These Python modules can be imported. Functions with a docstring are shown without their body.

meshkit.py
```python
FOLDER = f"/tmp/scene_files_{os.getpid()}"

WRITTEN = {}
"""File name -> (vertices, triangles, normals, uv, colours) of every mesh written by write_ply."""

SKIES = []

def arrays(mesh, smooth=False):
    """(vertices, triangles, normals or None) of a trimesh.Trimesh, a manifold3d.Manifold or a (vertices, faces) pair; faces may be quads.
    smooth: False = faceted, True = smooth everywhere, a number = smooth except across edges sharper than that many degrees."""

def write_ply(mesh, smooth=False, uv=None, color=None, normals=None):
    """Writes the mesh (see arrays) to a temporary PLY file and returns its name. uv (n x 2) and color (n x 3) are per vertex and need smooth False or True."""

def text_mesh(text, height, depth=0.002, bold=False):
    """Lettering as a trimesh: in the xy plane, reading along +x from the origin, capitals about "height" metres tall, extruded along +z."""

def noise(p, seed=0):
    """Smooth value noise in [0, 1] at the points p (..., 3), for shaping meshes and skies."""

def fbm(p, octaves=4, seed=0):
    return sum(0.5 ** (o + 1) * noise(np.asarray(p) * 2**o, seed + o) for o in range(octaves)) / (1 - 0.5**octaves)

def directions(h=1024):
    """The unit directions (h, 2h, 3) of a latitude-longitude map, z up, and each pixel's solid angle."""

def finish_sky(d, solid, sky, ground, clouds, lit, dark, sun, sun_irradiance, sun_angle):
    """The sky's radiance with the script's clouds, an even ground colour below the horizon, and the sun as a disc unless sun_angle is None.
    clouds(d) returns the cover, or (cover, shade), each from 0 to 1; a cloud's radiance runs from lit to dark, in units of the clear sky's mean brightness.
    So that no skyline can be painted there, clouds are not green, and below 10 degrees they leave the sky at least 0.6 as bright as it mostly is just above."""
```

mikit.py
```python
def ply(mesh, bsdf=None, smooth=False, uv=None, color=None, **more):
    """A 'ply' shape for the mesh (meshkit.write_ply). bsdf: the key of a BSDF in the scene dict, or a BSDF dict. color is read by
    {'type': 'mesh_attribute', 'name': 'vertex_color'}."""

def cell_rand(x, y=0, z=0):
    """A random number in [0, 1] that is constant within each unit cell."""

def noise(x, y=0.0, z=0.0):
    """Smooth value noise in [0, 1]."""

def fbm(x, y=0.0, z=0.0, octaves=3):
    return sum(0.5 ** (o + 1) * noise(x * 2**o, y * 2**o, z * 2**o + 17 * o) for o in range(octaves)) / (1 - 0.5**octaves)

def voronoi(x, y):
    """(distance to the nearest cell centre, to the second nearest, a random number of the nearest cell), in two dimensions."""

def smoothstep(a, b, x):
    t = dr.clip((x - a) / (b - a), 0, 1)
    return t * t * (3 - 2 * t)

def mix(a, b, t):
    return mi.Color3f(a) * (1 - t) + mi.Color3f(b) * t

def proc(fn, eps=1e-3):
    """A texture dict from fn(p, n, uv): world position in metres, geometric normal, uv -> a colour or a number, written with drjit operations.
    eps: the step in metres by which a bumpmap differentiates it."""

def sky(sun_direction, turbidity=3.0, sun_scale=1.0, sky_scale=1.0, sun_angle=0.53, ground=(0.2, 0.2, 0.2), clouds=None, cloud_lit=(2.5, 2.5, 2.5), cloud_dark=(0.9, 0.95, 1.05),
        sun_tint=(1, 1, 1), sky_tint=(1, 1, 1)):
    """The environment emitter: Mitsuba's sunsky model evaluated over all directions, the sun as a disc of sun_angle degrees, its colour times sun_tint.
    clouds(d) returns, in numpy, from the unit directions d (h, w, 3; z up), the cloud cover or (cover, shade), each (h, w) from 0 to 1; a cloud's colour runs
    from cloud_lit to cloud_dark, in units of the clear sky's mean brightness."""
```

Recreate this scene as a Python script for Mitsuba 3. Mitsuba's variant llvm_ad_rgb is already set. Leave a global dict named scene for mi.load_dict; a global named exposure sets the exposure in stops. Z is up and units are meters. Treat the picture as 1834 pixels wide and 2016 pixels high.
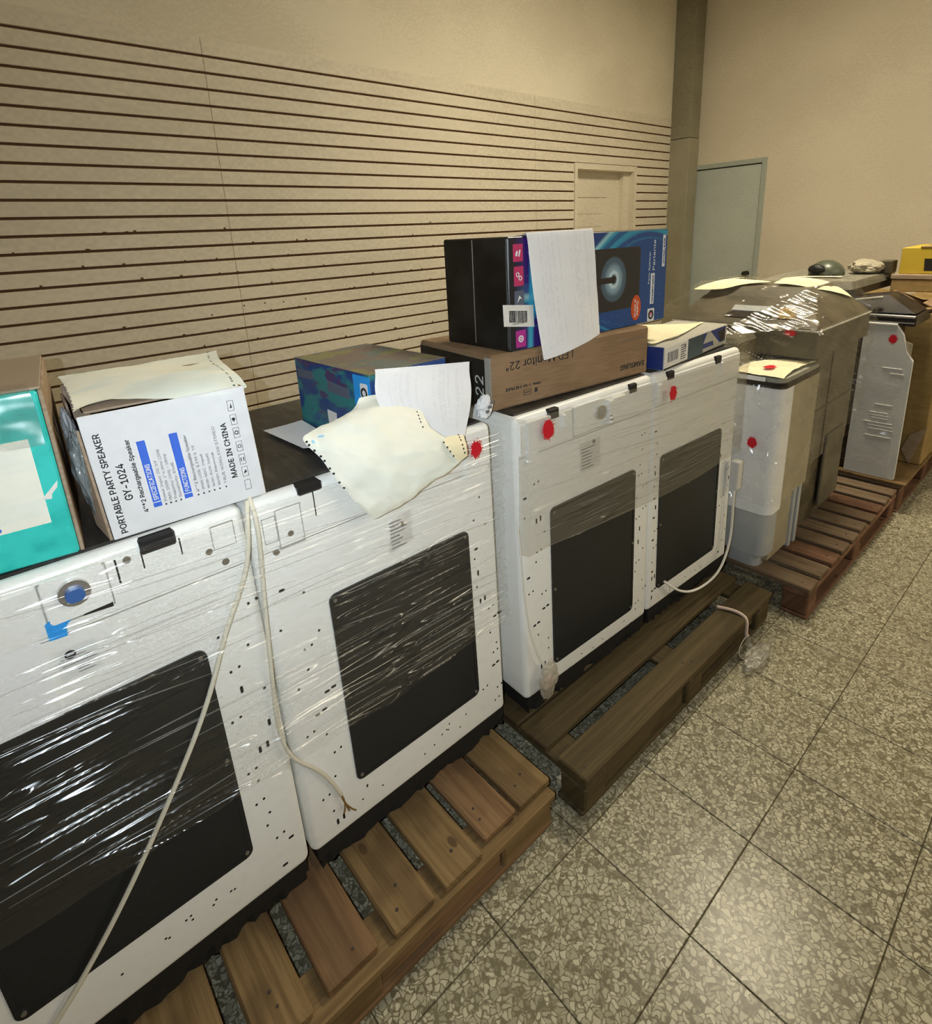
import math, random
import numpy as np, trimesh, mitsuba as mi, drjit as dr, mikit, meshkit
from mikit import proc, noise, fbm, voronoi, cell_rand, smoothstep, mix
from scipy.interpolate import RectBivariateSpline, CubicSpline
from shapely.geometry import Polygon, box as sbox
T = mi.ScalarTransform4f
rng = np.random.default_rng(7)
random.seed(7)
scene, labels = {}, {}

# ------------------------------------------------------------------ camera, light, exposure
CAM = np.array([0.0, 0.0, 1.532])
YAW, PITCH, ROLL = 0.8610, 0.2884, 0.0488
cy, sy, cp, sp = math.cos(YAW), math.sin(YAW), math.cos(PITCH), math.sin(PITCH)
FWD = np.array([cy * cp, sy * cp, -sp])
R0 = np.array([sy, -cy, 0.0])
D0 = np.cross(FWD, R0); D0 = -D0 if D0[2] > 0 else D0
RIGHT = math.cos(ROLL) * R0 + math.sin(ROLL) * D0
DOWN = -math.sin(ROLL) * R0 + math.cos(ROLL) * D0
scene['camera'] = {'type': 'perspective', 'fov': 2 * math.degrees(math.atan(917 / 1117.04)), 'fov_axis': 'x', 'near_clip': 0.02, 'far_clip': 60.0,
                   'principal_point_offset_x': -0.0046, 'principal_point_offset_y': 0.1062,
                   'to_world': T().look_at(origin=CAM.tolist(), target=(CAM + FWD).tolist(), up=(-DOWN).tolist())}
exposure = 0.38
# the phone's flash, a hand's breadth left of its lens
FLASH = CAM - 0.060 * RIGHT - 0.008 * DOWN
aim = FLASH + FWD
scene['phone_flash'] = {'type': 'spot', 'intensity': {'type': 'rgb', 'value': [2.62, 2.98, 3.22]}, 'cutoff_angle': 76.0, 'beam_width': 20.0,
                        'to_world': T().look_at(origin=FLASH.tolist(), target=aim.tolist(), up=[0, 0, 1])}
LAMPS = [(3.24, 1.03, 3.60, 74.0, 'above the photocopier'), (3.6, -2.8, 3.10, 40.0, 'on the right of the hall'), (1.8, -2.5, 3.10, 30.0, 'behind the camera, unseen and added as fill light')]  # last panel is an added, unseen fill light that brightens the machine fronts
LAMP_TINT = (1.0, 0.885, 0.655)
CEIL = 4.1

# ------------------------------------------------------------------ helpers
def uniq(key):
    if key not in scene and key not in labels:
        return key
    i = 1
    while f'{key}_{i:03d}' in scene or f'{key}_{i:03d}' in labels:
        i += 1
    return f'{key}_{i:03d}'

def thing(name, label, cat=None, group=None, kind=None):
    k = uniq(name)
    d = {'label': label}
    if cat: d['category'] = cat
    if group: d['group'] = group
    if kind: d['kind'] = kind
    labels[k] = d
    return k

def shape(mesh, bsdf, smooth=False, uv=None):
    return mikit.ply(mesh, bsdf, smooth=smooth, uv=uv)

def put(key, sh, tw=None):
    sh = dict(sh)
    if tw is not None:
        sh['to_world'] = T(np.asarray(tw, float).tolist()) if not isinstance(tw, mi.ScalarTransform4f) else tw
    scene[key] = sh
    return key

def part(parent, name, mesh, bsdf, smooth=False, tw=None, label=None, uv=None, kind=None):
    k = uniq(parent + '__' + name)
    sh = mesh if isinstance(mesh, dict) else shape(mesh, bsdf, smooth, uv)
    put(k, sh, tw)
    if label or kind:
        labels[k] = {}
        if label: labels[k]['label'] = label
        if kind: labels[k]['kind'] = kind
    return k

def single(name, mesh, bsdf, label, cat=None, smooth=False, tw=None, group=None, kind=None, uv=None):
    k = thing(name, label, cat, group, kind)
    put(k, mesh if isinstance(mesh, dict) else shape(mesh, bsdf, smooth, uv), tw)
    return k

def mat(o=(0, 0, 0), yaw=0.0, lean=0.0, pitch=0.0):
    """local (right, depth, up) -> world; lean tips the top to -right, pitch tips the top to +depth"""
    c, s = math.cos(yaw), math.sin(yaw)
    m = np.eye(4)
    m[:3, 0] = [c, s, 0]; m[:3, 1] = [-s, c, 0]
    sh = np.eye(4); sh[0, 2] = -lean; sh[1, 2] = pitch
    m = m @ sh
    m[:3, 3] = o
    return m

def moved(mesh, m):
    g = mesh.copy(); g.apply_transform(m); return g

def tr(mesh, x=0, y=0, z=0):
    g = mesh.copy(); g.apply_translation([x, y, z]); return g

def cat_(ms): return trimesh.util.concatenate(ms)

def cbox(x0, x1, y0, y1, z0, z1, b=0.002):
    """box with chamfered edges"""
    b = min(b, 0.45 * min(x1 - x0, y1 - y0, z1 - z0))
    pts = []
    for sx in (0, 1):
        for sy_ in (0, 1):
            for sz in (0, 1):
                X, Y, Z = (x0, x1)[sx], (y0, y1)[sy_], (z0, z1)[sz]
                dx, dy, dz = (b, -b)[sx], (b, -b)[sy_], (b, -b)[sz]
                pts += [(X, Y + dy, Z + dz), (X + dx, Y, Z + dz), (X + dx, Y + dy, Z)]
    return trimesh.convex.convex_hull(np.array(pts))

def rbox(x0, x1, y0, y1, z0, z1, r, sub=2):
    s = trimesh.creation.icosphere(subdivisions=sub, radius=r).vertices
    pts = np.vstack([s + [x, y, z] for x in (x0 + r, x1 - r) for y in (y0 + r, y1 - r) for z in (z0 + r, z1 - r)])
    return trimesh.convex.convex_hull(pts)

def bx(x0, x1, y0, y1, z0, z1):
    g = trimesh.creation.box(extents=[x1 - x0, y1 - y0, z1 - z0]); g.apply_translation([(x0 + x1) / 2, (y0 + y1) / 2, (z0 + z1) / 2]); return g

def rrect(u0, u1, v0, v1, r, n=6):
    return sbox(u0 + r, v0 + r, u1 - r, v1 - r).buffer(r, quad_segs=n)

def plate(poly, y0, y1):
    """polygon in (right, up) extruded from depth y1 (back) to y0 (front)"""
    g = trimesh.util.concatenate([trimesh.creation.extrude_polygon(q_, y1 - y0, engine='earcut') for q_ in getattr(poly, 'geoms', [poly])])
    v = g.vertices.copy()
    g.vertices = np.stack([v[:, 0], y1 - v[:, 2], v[:, 1]], 1)
    return g

def tube(pts, r, n=8, k=60, smooth_path=True):
    pts = np.asarray(pts, float)
    if smooth_path and len(pts) > 2:
        t = np.r_[0, np.cumsum(np.linalg.norm(np.diff(pts, axis=0), axis=1))]
        pts = CubicSpline(t, pts)(np.linspace(0, t[-1], k))
    tan = np.gradient(pts, axis=0); tan /= np.linalg.norm(tan, axis=1, keepdims=True)
    a = np.cross(tan[0], [0.3, 0.5, 0.81]); a /= np.linalg.norm(a)
    rings = []
    for p, t_ in zip(pts, tan):
        a = a - t_ * (a @ t_); a /= np.linalg.norm(a); b = np.cross(t_, a)
        ang = np.arange(n) * 2 * np.pi / n
        rings.append(p + r * (np.cos(ang)[:, None] * a + np.sin(ang)[:, None] * b))
    v = np.vstack(rings + [pts[:1], pts[-1:]])
    f = []
    m = len(pts)
    for i in range(m - 1):
        for j in range(n):
            q = (j + 1) % n
            f += [(i * n + j, i * n + q, (i + 1) * n + q), (i * n + j, (i + 1) * n + q, (i + 1) * n + j)]
    for j in range(n):
        q = (j + 1) % n
        f += [(m * n, j + 0, q)[::-1], (m * n + 1, (m - 1) * n + j, (m - 1) * n + q)]
    return trimesh.Trimesh(v, np.array(f), process=False)

def sheet(ctrl, nu=28, nv=28, wob=0.0, seed=0, k=3, edge=None):
    """smooth sheet through a grid of control points (rows, columns, 3); returns mesh and uv"""
    c = np.asarray(ctrl, float)
    a, b = np.linspace(0, 1, c.shape[0]), np.linspace(0, 1, c.shape[1])
    u, v = np.linspace(0, 1, nu), np.linspace(0, 1, nv)
    P_ = np.stack([RectBivariateSpline(a, b, c[..., i], kx=min(k, c.shape[0] - 1), ky=min(k, c.shape[1] - 1))(u, v) for i in range(3)], -1)
    if wob:
        du, dv = np.gradient(P_, axis=0), np.gradient(P_, axis=1)
        n = np.cross(du, dv); n /= np.linalg.norm(n, axis=-1, keepdims=True) + 1e-12
        P_ = P_ + n * (wob * (meshkit.fbm(P_ * 22.0 + seed * 3.7, 3, seed) - 0.5))[..., None]
    idx = np.arange(nu * nv).reshape(nu, nv)
    f = np.stack([idx[:-1, :-1], idx[1:, :-1], idx[1:, 1:], idx[:-1, 1:]], -1).reshape(-1, 4)
    V, U = np.meshgrid(v, u)
    f = np.vstack([f[:, [0, 1, 2]], f[:, [0, 2, 3]]])
    return trimesh.Trimesh(P_.reshape(-1, 3), f, process=False), np.stack([V.ravel(), 1 - U.ravel()], 1), P_

def disc(r, h=0.002, n=20):
    """disc lying in (right, up), front at depth 0"""
    a = np.arange(n) * 2 * np.pi / n
    return plate(Polygon(np.stack([r * np.cos(a), r * np.sin(a)], 1)), 0, h)

def blob(r, seed, n=26, rough=0.25):
    a = np.arange(n) * 2 * np.pi / n
    q = 1 + rough * (meshkit.noise(np.stack([np.cos(a) * 2 + 5 + seed, np.sin(a) * 2 + 5, 0 * a], 1), seed) - 0.5) * 2
    return Polygon(np.stack([r * q * np.cos(a), r * q * np.sin(a)], 1))

def text_on(parent, txt, h, o, u, v, n, bsdf, bold=False, name='lettering', stretch=1.0, depth=0.0004, width=None):
    """lettering whose baseline starts at o and runs along u, its capitals rising along v, proud along n"""
    g = meshkit.text_mesh(txt, h, depth, bold)
    if width: stretch = width / max(g.bounds[1, 0], 1e-6)
    u, v, n = (np.asarray(q, float) / np.linalg.norm(q) for q in (u, v, n))
    w = g.vertices
    W = np.asarray(o) + np.outer(w[:, 0] * stretch, u) + np.outer(w[:, 1], v) + np.outer(w[:, 2], n)
    g = trimesh.Trimesh(W, g.faces if np.dot(np.cross(u, v), n) > 0 else g.faces[:, ::-1], process=False)
    return part(parent, name, g, bsdf)

# ------------------------------------------------------------------ materials
def principled(color, rough=0.5, spec=0.5, metallic=0.0, bump=None, two=True, **kw):
    d = {'type': 'principled', 'base_color': color if isinstance(color, dict) else {'type': 'rgb', 'value': list(color)}, 'roughness': rough, 'specular': spec, 'metallic': metallic, **kw}
    if bump: d = {'type': 'bumpmap', 'nested': d, 'arbitrary': bump[0], 'scale': bump[1]}
    return {'type': 'twosided', 'nested': d} if two else d

def flat(name, color, rough=0.5, spec=0.5, **kw):
    scene[name] = principled(color, rough, spec, **kw); return name

def mottled(c0, c1, s=3.0, s2=40.0):
    def fn(p, n, uv):
        t = 0.7 * fbm(p.x * s, p.y * s, p.z * s, 3) + 0.3 * noise(p.x * s2, p.y * s2, p.z * s2)
        return mix(c0, c1, smoothstep(0.3, 0.7, t))
    return proc(fn)

scene['m_plaster'] = principled(mottled((0.66, 0.60, 0.47), (0.74, 0.68, 0.54), 2.0, 90.0), 0.85, 0.2)
scene['m_far_plaster'] = principled(mottled((0.57, 0.51, 0.40), (0.65, 0.585, 0.46), 1.6, 90.0), 0.85, 0.2)
scene['m_slat'] = principled(mottled((0.60, 0.545, 0.43), (0.70, 0.635, 0.505), 1.5, 60.0), 0.6, 0.35)
flat('m_groove', (0.13, 0.075, 0.042), 0.9, 0.1)
flat('m_ceiling', (0.7, 0.68, 0.62), 0.9, 0.1)
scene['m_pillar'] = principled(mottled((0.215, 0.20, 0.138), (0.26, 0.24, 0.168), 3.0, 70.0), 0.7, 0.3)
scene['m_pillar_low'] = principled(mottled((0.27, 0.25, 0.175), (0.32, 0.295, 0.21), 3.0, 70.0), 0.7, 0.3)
scene['m_door'] = principled(mottled((0.40, 0.44, 0.40), (0.45, 0.485, 0.44), 2.0, 60.0), 0.6, 0.3)
flat('m_door_frame', (0.34, 0.375, 0.33), 0.6, 0.3)
flat('m_gap', (0.03, 0.028, 0.02), 0.9, 0.1)

def terrazzo(p, n, uv):
    wx = 1.0 * noise(p.x * 95, p.y * 95) ; wy = 1.0 * noise(p.x * 95 + 31, p.y * 95 + 7)
    d1, d2, r = voronoi(p.x * 80 + wx, p.y * 80 + wy)
    e1, e2, q = voronoi(p.x * 175 + 3.1 + wx, p.y * 175 + 1.7 + wy)
    chip = smoothstep(0.10, 0.24, d2 - d1) * dr.select(r > 0.12, 1.0, 0.0) * smoothstep(0.72, 0.44, d1)
    small = smoothstep(0.10, 0.25, e2 - e1) * dr.select(q > 0.5, 1.0, 0.0)
    tile = cell_rand(dr.floor((p.x - 0.6010) / 0.3), dr.floor((p.y - 0.0817) / 0.3), 5)
    ground = mix((0.132, 0.115, 0.072), (0.160, 0.140, 0.090), tile)
    c = mix(ground, (0.27, 0.245, 0.17), small * 0.6)
    stone = mix((0.27, 0.25, 0.175), (0.46, 0.43, 0.32), cell_rand(r * 999, 3))
    c = mix(c, stone, chip)
    stain = smoothstep(0.56, 0.72, fbm(p.x * 2.3 + 4, p.y * 2.3, 0, 3)) * 0.20 + smoothstep(0.70, 0.80, noise(p.x * 26, p.y * 26 + 9)) * 0.12
    return mix(c, (0.20, 0.18, 0.13), stain)
scene['m_terrazzo'] = principled(proc(terrazzo), 0.27, 0.17)
flat('m_grout', (0.10, 0.085, 0.05), 0.9, 0.1)

def wood(ca, cb, cd, seed):
    def fn(p, n, uv):
        u, v = uv.x, uv.y
        w = v + 0.012 * noise(u * 4.0, v * 18.0, seed)
        g = fbm(u * 2.2, w * 95.0, seed, 3)
        f = noise(u * 16.0, w * 420.0, seed + 3)
        c = mix(ca, cb, smoothstep(0.25, 0.75, g))
        c = mix(c, cd, smoothstep(0.55, 0.95, f) * 0.35)
        st = smoothstep(0.52, 0.74, fbm(u * 7.0 + 3, v * 11.0, seed + 9, 3))
        k1, k2, kr = voronoi(u * 4.2, v * 7.5)
        knot = smoothstep(0.085, 0.05, k1) * dr.select(kr > 0.55, 1.0, 0.0)
        return mix(mix(c, cd, 0.55 * st), cd, knot * 0.9)
    return principled(proc(fn), 0.78, 0.25)
scene['m_wood_tan'] = wood((0.150, 0.094, 0.039), (0.212, 0.138, 0.061), (0.08, 0.048, 0.022), 1.0)
scene['m_wood_pink'] = wood((0.158, 0.087, 0.041), (0.220, 0.130, 0.064), (0.09, 0.052, 0.026), 5.0)
scene['m_wood_brown'] = wood((0.060, 0.043, 0.019), (0.090, 0.065, 0.030), (0.042, 0.028, 0.013), 2.0)
scene['m_wood_red'] = wood((0.12, 0.062, 0.036), (0.17, 0.09, 0.054), (0.07, 0.035, 0.02), 4.0)
scene['m_wood_grey'] = wood((0.115, 0.080, 0.050), (0.17, 0.122, 0.078), (0.10, 0.06, 0.035), 6.0)
flat('m_nail', (0.045, 0.035, 0.028), 0.7, 0.3)

def enamel(p, n, uv):
    t = fbm(p.x * 5, p.y * 5, p.z * 5, 3)
    s = smoothstep(0.66, 0.80, noise(p.x * 55, p.y * 55, p.z * 55)) * 0.06
    return mix(mix((0.74, 0.745, 0.72), (0.80, 0.80, 0.775), t), (0.45, 0.42, 0.36), s)
scene['m_white'] = principled(proc(enamel), 0.38, 0.5)
flat('m_white_plastic', (0.78, 0.78, 0.755), 0.42, 0.5)
def dark_sheet(p, n, uv):
    t = noise(p.x * 260, p.y * 260, p.z * 260)
    return mix((0.009, 0.011, 0.012), (0.017, 0.019, 0.021), 0.5 * t + 0.5 * fbm(p.x * 7, p.y * 7, p.z * 7, 3))
scene['m_dark_panel'] = principled(proc(dark_sheet), 0.42, 0.4)
def dusty_black(p, n, uv):
    t = smoothstep(0.35, 0.75, fbm(p.x * 9, p.y * 9, p.z * 9, 4))
    s = smoothstep(0.55, 0.8, noise(p.x * 120, p.y * 14, 2.0)) * 0.4
    return mix((0.012, 0.012, 0.013), (0.060, 0.056, 0.048), 0.75 * t + s * 0.5)
scene['m_black_top'] = principled(proc(dusty_black), 0.40, 0.5)
flat('m_black_base', (0.016, 0.015, 0.014), 0.75, 0.25)
flat('m_black', (0.012, 0.012, 0.013), 0.45, 0.4)
flat('m_ink', (0.03, 0.03, 0.032), 0.7, 0.2)
flat('m_ink_grey', (0.16, 0.16, 0.17), 0.7, 0.2)
flat('m_hole', (0.02, 0.019, 0.018), 0.9, 0.1)
flat('m_screw', (0.30, 0.28, 0.24), 0.4, 0.5, metallic=0.7)
flat('m_blue', (0.04, 0.11, 0.32), 0.4, 0.5)
flat('m_chrome', (0.62, 0.62, 0.62), 0.3, 0.5, metallic=0.9)
flat('m_blue_tape', (0.02, 0.30, 0.78), 0.35, 0.5)
flat('m_seam', (0.33, 0.325, 0.30), 0.8, 0.2)
flat('m_form_blue', (0.30, 0.56, 0.74), 0.8, 0.2)
flat('m_label_pale', (0.66, 0.67, 0.66), 0.5, 0.4)
flat('m_label_grey', (0.60, 0.59, 0.56), 0.5, 0.4)
flat('m_red_paint', (0.56, 0.008, 0.022), 0.55, 0.35)
flat('m_cord', (0.62, 0.585, 0.48), 0.5, 0.4)
flat('m_cord_white', (0.74, 0.72, 0.66), 0.45, 0.4)
flat('m_brass', (0.45, 0.30, 0.12), 0.4, 0.5, metallic=0.8)
flat('m_cable_pink', (0.56, 0.43, 0.36), 0.6, 0.3)

def paper_fn(c0, c1, band=None):
    def fn(p, n, uv):
        t = fbm(p.x * 16, p.y * 16, p.z * 16, 3)
        c = mix(c0, c1, t)
        if band is not None:
            b = smoothstep(0.50, 0.72, fbm(uv.x * 2.2 + band[3], uv.y * 6.0, band[3], 3))
            c = mix(c, band[:3], 0.35 * b)
        return c
    return principled(proc(fn), 0.85, 0.15)
scene['m_paper_form'] = paper_fn((0.74, 0.74, 0.63), (0.80, 0.80, 0.69), (0.52, 0.66, 0.68, 2.0))
scene['m_paper_cream'] = paper_fn((0.74, 0.73, 0.62), (0.82, 0.81, 0.71), (0.66, 0.72, 0.66, 4.0))
scene['m_paper_yellow'] = paper_fn((0.74, 0.67, 0.46), (0.80, 0.74, 0.53))
def printed(p, n, uv):
    base = mix((0.77, 0.77, 0.80), (0.83, 0.83, 0.85), fbm(p.x * 14, p.y * 14, p.z * 14, 2))
    row = dr.floor(uv.x * 46)
    lead = smoothstep(0.30, 0.5, noise(uv.x * 46 * 2.0, 3.0)) * smoothstep(0.35, 0.6, noise(uv.y * 90, row * 7.3))
    ok = dr.select(cell_rand(row, 2, 1) > 0.35, 1.0, 0.0) * dr.select((uv.x > 0.06) & (uv.x < 0.94) & (uv.y > 0.08) & (uv.y < 0.90), 1.0, 0.0)
    return mix(base, (0.55, 0.55, 0.58), lead * ok * 0.22)
scene['m_paper_print'] = principled(proc(printed), 0.85, 0.15)
scene['m_paper_white'] = paper_fn((0.74, 0.745, 0.755), (0.80, 0.80, 0.81))
def kraft(c0, c1):
    def fn(p, n, uv):
        t = 0.6 * fbm(p.x * 10, p.y * 10, p.z * 10, 3) + 0.4 * noise(p.x * 30, p.y * 30, p.z * 210)
        return mix(c0, c1, smoothstep(0.3, 0.7, t))
    return principled(proc(fn), 0.8, 0.2)
scene['m_kraft'] = kraft((0.235, 0.15, 0.083), (0.29, 0.19, 0.112))
scene['m_kraft_raw'] = kraft((0.27, 0.20, 0.14), (0.35, 0.265, 0.19))
scene['m_kraft_olive'] = kraft((0.24, 0.165, 0.065), (0.31, 0.215, 0.09))
scene['m_carton_white'] = principled(mottled((0.62, 0.62, 0.635), (0.66, 0.66, 0.675), 6, 60), 0.6, 0.3)
def teal_fn(p, n, uv):
    t = fbm(p.x * 26, p.y * 26, p.z * 26, 4)
    return mix((0.014, 0.40, 0.36), (0.035, 0.53, 0.48), smoothstep(0.3, 0.7, t))
scene['m_teal'] = principled(proc(teal_fn), 0.4, 0.5)
scene['m_tape'] = principled((0.34, 0.26, 0.19), 0.22, 0.6)
flat('m_print_blue', (0.045, 0.13, 0.60), 0.6, 0.3)
def dust_print(p, n, uv):
    a = fbm(uv.x * 5 + 3, uv.y * 5, 1.0, 4); b = fbm(uv.x * 8 + 9, uv.y * 7, 5.0, 3); g = noise(uv.x * 130, uv.y * 130)
    c = mix((0.018, 0.055, 0.20), (0.03, 0.19, 0.20), smoothstep(0.42, 0.62, a))
    c = mix(c, (0.07, 0.045, 0.13), smoothstep(0.56, 0.70, b))
    return mix(c, (0.12, 0.15, 0.17), 0.35 * g * smoothstep(0.35, 0.7, fbm(uv.x * 3, uv.y * 3 + 4, 2.0, 3)))
scene['m_dust_print'] = principled(proc(dust_print), 0.5, 0.4)
def dust_top(p, n, uv):
    a = fbm(uv.x * 4 + 1, uv.y * 5, 1.0, 4); b = fbm(uv.x * 6 + 9, uv.y * 6, 3.0, 3); g = noise(uv.x * 160, uv.y * 160)
    c = mix((0.17, 0.125, 0.10), (0.12, 0.15, 0.14), smoothstep(0.4, 0.62, a))
    c = mix(c, (0.20, 0.19, 0.075), smoothstep(0.55, 0.68, b))
    return mix(c, (0.26, 0.235, 0.19), 0.5 * g)
scene['m_dust_top'] = principled(proc(dust_top), 0.8, 0.2)
def swirl(p, n, uv):
    u, v = uv.x, uv.y
    s = v - 0.62 - 0.35 * (u - 0.5) + 0.22 * dr.sin(u * 5.2 + 0.6)
    w = v - 0.10 + 0.30 * (u - 0.6) - 0.12 * dr.sin(u * 6.0)
    base = mix((0.007, 0.020, 0.13), (0.008, 0.060, 0.23), smoothstep(0.2, 0.9, u + 0.3 * fbm(u * 4, v * 4, 1.0, 3)))
    base = mix(base, (0.06, 0.015, 0.20), smoothstep(0.30, 0.05, u) * 0.8)
    st = noise(s * 26 + 40, u * 1.5, 3.0) * smoothstep(0.34, 0.05, dr.abs(s - 0.12))
    st2 = noise(w * 30 + 40, u * 1.5, 7.0) * smoothstep(0.22, 0.03, dr.abs(w))
    c = mix(base, (0.02, 0.26, 0.42), smoothstep(0.25, 0.75, st))
    c = mix(c, (0.015, 0.19, 0.36), smoothstep(0.25, 0.75, st2))
    c = mix(c, (0.42, 0.72, 0.72), smoothstep(0.05, 0.0, dr.abs(s - 0.24 + 0.06 * noise(u * 5, 1.0))) * 0.6)
    c = mix(c, (0.05, 0.42, 0.60), smoothstep(0.022, 0.004, dr.abs(u - 0.103 - 0.02 * v)) * 0.8)
    sp_ = cell_rand(u * 190, v * 110, 8)
    c = mix(c, (0.4, 0.65, 0.8), dr.select(sp_ > 0.995, 0.25, 0.0))
    return mix((0.012, 0.012, 0.02), c, smoothstep(0.015, 0.11, u))
scene['m_swirl'] = principled(proc(swirl), 0.35, 0.5)
def ring_print(p, n, uv):
    a, b = (uv.x - 0.445) / 0.265, (uv.y - 0.505) / 0.37
    q = dr.sqrt(a * a + b * b)
    pale = mix((0.018, 0.018, 0.022), (0.060, 0.105, 0.15), smoothstep(1.03, 0.90, q))
    pale = mix(pale, (0.22, 0.34, 0.42), smoothstep(0.34, 0.0, dr.abs(q - 0.46)))
    pale = mix(pale, (0.50, 0.64, 0.70), smoothstep(0.16, 0.0, dr.abs(q - 0.31)))
    pale = mix(pale, (0.012, 0.014, 0.018), smoothstep(0.21, 0.15, q))
    bar = dr.select((dr.abs(uv.y - 0.50) < 0.048) & (uv.x < 0.43), 1.0, 0.0)
    return mix(pale, (0.014, 0.013, 0.016), bar)
scene['m_ring'] = principled(proc(ring_print), 0.35, 0.5)
flat('m_icon_pink', (0.50, 0.035, 0.13), 0.5, 0.4)
flat('m_icon_grey', (0.10, 0.12, 0.17), 0.5, 0.4)
flat('m_icon_violet', (0.42, 0.03, 0.26), 0.5, 0.4)
flat('m_white_ink', (0.72, 0.74, 0.76), 0.6, 0.3)
flat('m_orange', (0.58, 0.085, 0.022), 0.5, 0.4)
flat('m_label_white', (0.72, 0.71, 0.68), 0.6, 0.3)
flat('m_navy', (0.012, 0.030, 0.17), 0.4, 0.5)
flat('m_teal_dark', (0.018, 0.05, 0.075), 0.4, 0.5)
flat('m_grey_face', (0.40, 0.385, 0.34), 0.6, 0.3)
def scuff(c0, c1, rough=0.5):
    def fn(p, n, uv):
        t = fbm(p.x * 11, p.y * 11, p.z * 11, 4)
        return mix(c0, c1, smoothstep(0.3, 0.7, t))
    return principled(proc(fn), rough, 0.4)
scene['m_black_carton'] = scuff((0.007, 0.0065, 0.0065), (0.020, 0.018, 0.016), 0.38)
scene['m_copier'] = scuff((0.10, 0.088, 0.062), (0.138, 0.123, 0.087))
scene['m_copier_dark'] = scuff((0.055, 0.046, 0.028), (0.10, 0.082, 0.05))
scene['m_copier_light'] = scuff((0.27, 0.262, 0.22), (0.34, 0.33, 0.275))
scene['m_board'] = scuff((0.17, 0.16, 0.125), (0.22, 0.21, 0.165))
scene['m_copier_black'] = scuff((0.018, 0.014, 0.012), (0.035, 0.028, 0.024), 0.3)
scene['m_tower_front'] = scuff((0.70, 0.72, 0.74), (0.77, 0.78, 0.79))
scene['m_tower_side'] = scuff((0.30, 0.265, 0.185), (0.36, 0.32, 0.225))
scene['m_tower_grey'] = scuff((0.34, 0.36, 0.375), (0.39, 0.405, 0.415))
scene['m_panel_pale'] = scuff((0.50, 0.52, 0.53), (0.58, 0.59, 0.595))
flat('m_yellow', (0.50, 0.36, 0.035), 0.5, 0.4)
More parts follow.
